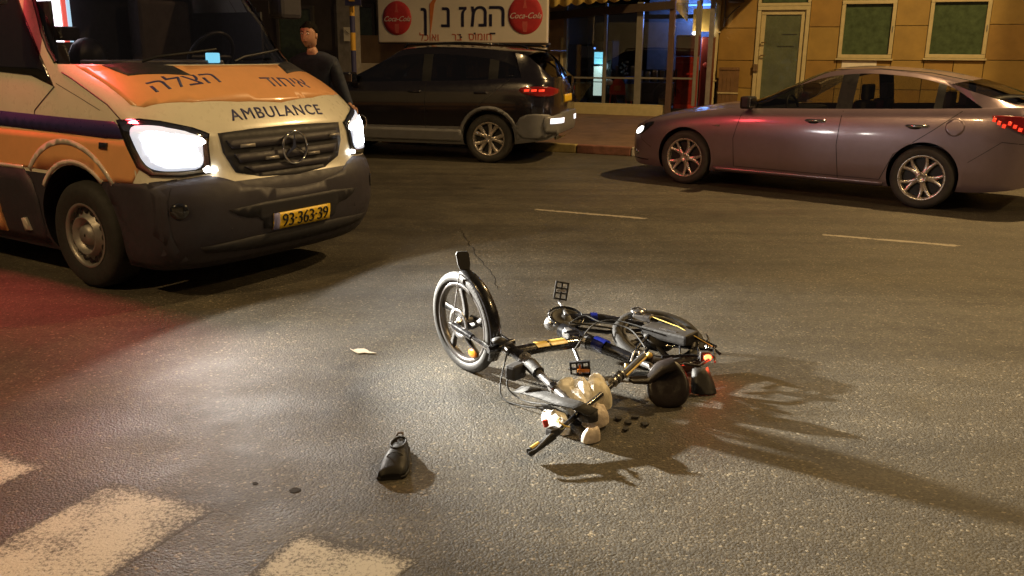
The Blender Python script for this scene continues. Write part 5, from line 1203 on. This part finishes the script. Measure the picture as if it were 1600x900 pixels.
# cables
for P in ([hb1+Z*.03, V((-.02, 3.78, .10)), V((.05, 3.70, .05)), V((.16, 3.55, .09)), s2_+Z*.02], [hb0+Z*.02, V((-.05, 3.83, .03)), V((.05, 3.72, .012)), V((.2, 3.6, .05))], [V((.30, 3.98, .19)), V((.42, 4.35, .20)), V((.55, 4.42, .205)), V((.72, 4.30, .19))], [V((.30, 4.38, .20)), V((.38, 4.42, .23)), V((.46, 4.36, .215)), V((.60, 4.30, .20)), V((.66, 4.12, .16))]):
    Q = []
    for i in range(len(P)-1):
        a = P[max(i-1, 0)]; b0, b1, c_ = P[i], P[i+1], P[min(i+2, len(P)-1)]
        for k in range(6):
            t = k/6; Q.append(.5*((2*b0)+(b1-a)*t+(2*a-5*b0+4*b1-c_)*t*t+(3*b0-a-3*b1+c_)*t**3))
    Q.append(P[-1]); b = B(); b.tube(Q, .0038, 6); b.make('cable', 'rubber', bk)
b = B(); b.box(V((.02, 3.80, .15)), (.09, .06, .07), .9, .02); lm = b.make('front_light', 'bike_matte', bk)
b = B(); b.ball(V((-.025, 3.79, .14)), (.022, .012, .022), 10); b.make('light_lens', 'lens_clear', lm)
b = B(); b.ball(V((-.06, 3.935, .25)), (.034, .028, .018), 12); b.make('cable_junction', 'bike_matte', bk)

# strap, bag, shoe, scrap, debris
b = B(); SP = [V((.03, 3.83, .055)), V((.07, 3.74, .085)), V((.13, 3.62, .115)), V((.20, 3.50, .135)), V((.27, 3.42, .150)), V((.34, 3.38, .13))]
b.rings([[p+V((.022, .020, .004)), p+V((-.020, -.016, -.012))] for p in SP], False); o = b.make('carrying_strap', 'rubber'); o.modifiers.new('s', 'SOLIDIFY').thickness = .006; tag(o, 'wide black strap stretched from the fork to the handlebar', 'strap')
bg_ = thing('plastic_bag', 'crumpled white and cream plastic bag caught on the handlebar', 'bag', (.31, 3.58, .0))
from mathutils import noise as NS
def crumple(poly, z0, hgt, m, name, seed, parent=bg_):
    """pillow-like crumpled sheet over an outline in the ground plane"""
    P = smooth_poly(poly, 3); c = V((sum(p[0] for p in P)/len(P), sum(p[1] for p in P)/len(P))); b = B(); rg = []
    for k, s in enumerate((1.0, .98, .93, .85, .75, .65, .55, .44, .33, .22, .1)):
        row = []
        for p in P:
            q = c+(V(p)-c)*s; e = (1-s**2.2)**.5
            f = NS.noise(V((q.x*20, q.y*20, seed)))*.014+NS.noise(V((q.x*60, q.y*60, seed)))*.005
            ridge = (.5-abs(NS.noise(V((q.x*22, q.y*13, seed+9)))))*.022
            row.append(V((q.x+f*.6*s, q.y+f*.6*s, max(.006, z0+(hgt*e+(f+ridge)*min(1, e*2))))))
        rg.append(row)
    low = [V((p.x, p.y, max(.004, z0-.012))) for p in rg[0]]
    b.rings([low]+rg, True, True); return b.make(name, m, parent)
crumple([(.205, 3.86), (.27, 3.88), (.31, 3.78), (.335, 3.62), (.34, 3.50), (.28, 3.52), (.22, 3.66), (.195, 3.78)], .045, .075, 'bag_white', 'bag_body', 1)
crumple([(.25, 3.80), (.31, 3.81), (.36, 3.74), (.37, 3.62), (.33, 3.56), (.28, 3.64)], .07, .07, 'bag_white', 'bag_fold', 3)
crumple([(.33, 3.76), (.39, 3.78), (.445, 3.72), (.455, 3.64), (.42, 3.585), (.34, 3.60), (.315, 3.68)], .06, .085, 'bag_cream', 'bag_fold', 5)
crumple([(.345, 3.775), (.40, 3.775), (.44, 3.73), (.41, 3.70), (.35, 3.715)], .10, .062, 'bag_white', 'bag_fold', 11)
crumple([(.33, 3.60), (.42, 3.595), (.435, 3.54), (.38, 3.46), (.32, 3.46), (.30, 3.52)], .03, .06, 'bag_pink', 'bag_fold', 7)
crumple([(.13, 3.63), (.19, 3.60), (.26, 3.50), (.25, 3.42), (.20, 3.43), (.15, 3.52)], .015, .045, 'bag_white', 'bag_body', 13)
crumple([(.29, 3.38), (.34, 3.40), (.38, 3.41), (.36, 3.35), (.30, 3.34)], .01, .05, 'bag_pink', 'bag_fold', 15)
crumple([(.27, 3.46), (.34, 3.48), (.37, 3.44), (.36, 3.39), (.29, 3.38)], .09, .04, 'bike_matte', 'bag_handle', 17)
tg_ = B(); Pz = [(-.075, .012), (-.05, .004), (-.035, .014), (0, .018), (.025, .010), (.04, 0), (.085, -.008), (.045, -.012), (.02, -.010), (-.01, -.018), (-.04, -.006)]
tg_.prism([(a, b_*1.9) for a, b_ in Pz], (-.80, 4.465, .005), (.98, -.15, 0), (.15, .98, .06), (0, 0, .004)); tag(tg_.make('paper_scrap', 'paper'), 'torn white paper scrap on the asphalt left of the wheel', 'paper')
for k, (x, y, lb) in enumerate(((.475, 3.60, 'nearest the white bag'), (.51, 3.56, 'biggest of the bits'), (.55, 3.62, 'right of the silver shifter'), (.49, 3.49, 'below the other bits'), (.58, 3.54, 'farthest right'))):
    b = B(); P = [(random.uniform(.011, .022)*cos(a), random.uniform(.011, .022)*sin(a)) for a in [2*pi*i/7 for i in range(7)]]
    b.prism(P, (x, y, .003), (1, 0, 0), (0, 1, 0), (.002, 0, .009)); tag(b.make('plastic_shard', 'bike_matte'), 'small black plastic shard on the road, '+lb, 'debris', 'shards beside the handlebar')
for x, y, r, lb in ((-.79, 2.93, .020, 'left of the shoe'), (-.95, 2.98, .011, 'farther left of the shoe'), (-2.0, 7.1, .02, 'near the ambulance')):
    b = B(); b.prism([(r*random.uniform(.8, 1.2)*cos(a), r*random.uniform(.8, 1.2)*sin(a)) for a in [2*pi*i/12 for i in range(12)]], (x, y, .0012), (1, 0, 0), (0, 1, 0), (0, 0, .0006)); tag(b.make('gum_spot', 'tar'), 'small dark gum spot on the asphalt, '+lb, 'gum spot')
# shoe (toe towards the camera)
sho = thing('shoe', 'single black leather slip-on shoe lying alone on the road', 'shoe', (-.46, 3.14, 0))
sx = V((.98, .20, 0)).normalized(); sy = V((-.02, -1, 0)).normalized(); S0 = V((-.445, 3.27, 0))
def shp(t):   # half width left/right, height at fraction t from heel to toe
    w_ = curve([(0, .024), (.06, .038), (.25, .042), (.5, .048), (.72, .056), (.88, .054), (.96, .051), (1, .036)], t)
    h = curve([(0, .060), (.1, .068), (.25, .064), (.42, .072), (.55, .070), (.7, .062), (.85, .052), (.95, .045), (1, .028)], t)
    return w_, h
def off(t): return .004*sin(t*3)
for nm, mtl in (('sole', 'sole'), ('upper', 'leather')):
    b = B(); rg = []
    for i in range(25):
        t = i/24; w_, h = shp(t); row = []
        c = S0+sy*(.255*t)+sx*off(t)
        if nm == 'sole':
            hh = .022 if t < .35 else .014; k = w_*1.07
            for a, z in ((-k, .002), (k, .002), (k*1.02, hh*.6), (k, hh), (-k, hh), (-k*1.02, hh*.6)): row.append(c+sx*a+Z*z)
        else:
            for j in range(13):
                a = pi*j/12; ex_ = .75 if t > .5 else .62
                xx = cos(a); zz = sin(a)**ex_
                top_open = 1
                row.append(c+sx*(w_*(abs(xx)**.8)*(1 if xx > 0 else -1)*(1-.22*zz*(t < .5)))+Z*(.014+(h-.014)*zz))
            row += [c-sx*w_*.9+Z*.012, c+sx*w_*.9+Z*.012]
        rg.append(row)
    b.rings(rg, True, True)
    o = b.make(nm, mtl, sho)
b = B(); rg = []
for i in range(20):
    a = 2*pi*i/20; rg.append((S0+sy*(.070+.056*sin(a))+sx*(.030*cos(a)+.003)+Z*(.069+.002*sin(a))))
b.tube(rg, .0045, 6, closed=True); b.make('collar', 'leather', sho)
b = B(); b.add([p+Z*-.004 for p in rg], [tuple(range(20))]); b.make('opening', 'black', sho)
b = B(); b.tube([S0+sy*.016+sx*-.012+Z*.074, S0+sy*.008+sx*-.008+Z*.082, S0+sy*.008+sx*.010+Z*.082, S0+sy*.016+sx*.014+Z*.074], .0045, 6); b.make('pull_loop', 'lining', sho)
b = B(); b.tube([S0+sy*(.17)+sx*(-.045*cos(a)+off(.6))+Z*(.014+.062*sin(a)) for a in [pi*k/12 for k in range(13)]], .0022, 5); b.make('seam', 'sole', sho)

# ================================================================= PERSON
pr = thing('person', 'person in a dark navy jacket standing behind the ambulance bonnet, looking left, phone in hand', 'person', (-1.93, 8.75, 0))
def skinned(name, verts, edges, radii, m, parent, sub=2, root=0):
    me = bpy.data.meshes.new(name); T = ORG[parent]; me.from_pydata([tuple(T@V(p)) for p in verts], edges, []); o = bpy.data.objects.new(name, me); col.objects.link(o)
    md = o.modifiers.new('skin', 'SKIN'); md.use_smooth_shade = True
    for i, r in enumerate(radii):
        sv = me.skin_vertices[0].data[i]; sv.radius = r if isinstance(r, tuple) else (r, r); sv.use_root = (i == root)
    sb_ = o.modifiers.new('sub', 'SUBSURF'); sb_.levels = sub; sb_.render_levels = sub
    dg = bpy.context.evaluated_depsgraph_get(); nm_ = bpy.data.meshes.new_from_object(o.evaluated_get(dg)); o.modifiers.clear(); o.data = nm_; nm_.materials.clear(); nm_.materials.append(MAT[m])
    for p in nm_.polygons: p.use_smooth = True
    o.parent = parent; return o
px, py = -1.93, 8.75
def PP_(x, y, z): return (px+x, py+y, z)
# body: naked continuous figure (skin), clothes as children over it
bv = [PP_(0, 0, .98), PP_(0, 0, 1.12), PP_(0, 0, 1.30), PP_(0, -.01, 1.44), PP_(0, -.02, 1.53), PP_(-.005, -.035, 1.60),
      PP_(.175, 0, 1.425), PP_(.26, -.03, 1.22), PP_(.36, -.22, 1.06), PP_(.39, -.27, 1.045), PP_(-.175, 0, 1.425), PP_(-.245, .0, 1.20), PP_(-.17, -.22, 1.08), PP_(-.02, -.30, 1.07),
      PP_(.10, 0, .92), PP_(.11, -.02, .52), PP_(.11, .02, .10), PP_(.11, -.12, .04), PP_(-.10, 0, .92), PP_(-.12, .05, .52), PP_(-.13, .10, .10), PP_(-.14, -.03, .04)]
be = [(0, 1), (1, 2), (2, 3), (3, 4), (4, 5), (3, 6), (6, 7), (7, 8), (8, 9), (3, 10), (10, 11), (11, 12), (12, 13), (0, 14), (14, 15), (15, 16), (16, 17), (0, 18), (18, 19), (19, 20), (20, 21)]
br = [(.13, .09), (.12, .085), (.13, .085), (.085, .06), .052, .052, .05, .045, .033, .028, .06, .045, .033, .028, .085, .055, .038, .03, .085, .055, .038, .03]
body = skinned('body', bv, be, br, 'skin', pr)
jr = [(.165, .125), (.155, .115), (.178, .120), (.150, .105), .078, .072, .058, .048, .078, .072, .058, .046]
jv = [bv[i] for i in (0, 1, 2, 3, 6, 7, 8)]+[PP_(.375, -.245, 1.05)]+[bv[i] for i in (10, 11, 12)]+[PP_(-.06, -.28, 1.072), PP_(0, -.02, 1.555)]
jl = [(.165, .125), (.160, .118), (.19, .128), (.16, .115), .090, .066, .050, .044, .080, .066, .050, .044]
skinned('jacket', jv, [(0, 1), (1, 2), (2, 3), (3, 4), (4, 5), (5, 6), (6, 7), (3, 8), (8, 9), (9, 10), (10, 11), (3, 12)], jl+[(.085, .080)], 'jacket', pr)
skinned('trousers', [bv[i] for i in (0, 14, 15, 16, 18, 19, 20)], [(0, 1), (1, 2), (2, 3), (0, 4), (4, 5), (5, 6)], [(.16, .12), .105, .075, .062, .105, .075, .062], 'trousers', pr)
for s in (.11, -.14):
    b = B(); yy = .02 if s > 0 else .10; b.ball(PP_(s, yy-.07, .045), (.048, .14, .045), 12); b.make('boot', 'leather', pr)
# head: turned to the viewer's left
hc = V(PP_(-.02, -.05, 1.695)); hr_ = M.Rotation(-.25, 3, 'Z')   # face looks along -y rotated
b = B(); rg = []
prof = [(-.115, .030, .035, .030), (-.105, .045, .052, .018), (-.085, .058, .068, .010), (-.06, .066, .078, .0), (-.03, .071, .086, 0), (0, .074, .091, 0), (.03, .076, .095, .004), (.06, .072, .092, .008), (.085, .058, .076, .010), (.105, .034, .048, .010), (.115, .008, .012, .010)]
for z, rx, ry, oy in prof:
    row = []
    for k in range(24):
        a = 2*pi*k/24; x = rx*cos(a); y = ry*sin(a)+oy
        if y < 0:   # the face side
            f = max(0, 1-abs(x)/.022)
            if -.05 < z < .02: y -= .024*f*(1 if z < -.015 else .6)
            if abs(z-.01) < .02 and .018 < abs(x) < .045: y += .006
            if z < -.09: y -= .008*max(0, 1-abs(x)/.04)
        row.append(hr_@V((x, y, z))+hc)
    rg.append(row)
b.rings(rg, True, True); hd_ = b.make('head', 'skin', pr)
for s in (-1, 1):
    b = B(); b.ball(hr_@V((.074*s, .005, -.005))+hc, (.010, .018, .030), 10, rot=hr_); b.make('ear', 'skin', hd_)
    b = B(); b.ball(hr_@V((.030*s, -.080, .012))+hc, (.012, .008, .008), 8, rot=hr_); b.make('eye', 'sign_white', hd_)
    b = B(); b.ball(hr_@V((.030*s, -.0865, .012))+hc, (.005, .004, .005), 6, rot=hr_); b.make('pupil', 'black', hd_)
    b = B(); b.ball(hr_@V((.030*s, -.086, .033))+hc, (.016, .006, .004), 6, rot=hr_); b.make('eyebrow', 'hair', hd_)
b = B(); b.ball(hr_@V((0, -.083, -.055))+hc, (.022, .008, .006), 8, rot=hr_); b.make('mouth', 'lips', hd_)
b = B(); rg = []
for z, k_ in ((.0, 1.04), (.03, 1.06), (.06, 1.08), (.09, 1.10), (.112, 1.12), (.125, .9)):
    zz, rx, ry, oy = min(prof, key=lambda q: abs(q[0]-min(z, .105)))
    row = []
    for k in range(24):
        a = 2*pi*k/24; x = rx*cos(a)*k_; y = ry*sin(a)*k_+oy+.004; zk = z
        if y < -.02 and z < .07: zk = .07+.3*(z)*.1
        row.append(hr_@V((x, y, zk+random.uniform(-.002, .003)))+hc)
    rg.append(row)
b.rings(rg, True, True); b.make('hair', 'hair', hd_)
def hand(c, d, up, grip, name='hand', sgn=1):
    """palm with four curled fingers and a thumb; d = pointing direction"""
    d = V(d).normalized(); up = V(up); up = (up-d*up.dot(d)).normalized(); sdd = d.cross(up)*sgn; c = V(c)
    vs = [c-d*.03, c+d*.03]; es = [(0, 1)]; rr = [(.026, .020), (.036, .016)]
    for k, (o_, L) in enumerate(((-.030, .062), (-.010, .072), (.011, .068), (.030, .054))):
        b0 = len(vs); base = c+d*.058+sdd*o_
        vs += [base, base+d*L*.42-up*grip*.016, base+d*L*.66-up*grip*.040, base+d*L*.62-up*grip*.062]; es += [(1, b0), (b0, b0+1), (b0+1, b0+2), (b0+2, b0+3)]; rr += [.0105, .0095, .0085, .0075]
    b0 = len(vs); vs += [c+sdd*-.038+d*.005, c+sdd*-.055+d*.035-up*.015, c+sdd*-.045+d*.060-up*.030]; es += [(0, b0), (b0, b0+1), (b0+1, b0+2)]; rr += [.013, .011, .009]
    return skinned(name, vs, es, rr, 'skin', pr, 1)
hand(V(PP_(.405, -.295, 1.04)), (.35, -.85, -.1), (0, 0, 1), 1, sgn=-1)
hand(V(PP_(.01, -.325, 1.068)), (.6, -.75, -.05), (0, 0, 1), .6)
ph = thing('mobile_phone', 'phone with a lit bluish screen held in the right-hand side hand of the standing person', 'phone', PP_(.42, -.34, .99))
b = B(); b.box(PP_(.425, -.345, .995), (.075, .15, .009), .3, .004, rot=M.Rotation(.3, 3, 'Z')@M.Rotation(.5, 3, 'X')); b.make('case', 'gloss_black', ph)
b = B(); b.box(PP_(.425, -.348, 1.002), (.066, .135, .003), rot=M.Rotation(.3, 3, 'Z')@M.Rotation(.5, 3, 'X')); b.make('screen', 'screen_cyan', ph)
kr = B(); kr.tube([V(PP_(.50+.045*cos(a), -.33, .905+.065*sin(a))) for a in [2*pi*k/20 for k in range(20)]], .006, 6, closed=True); tag(kr.make('key_ring', 'chrome'), 'large steel ring dangling beside the phone', 'ring')
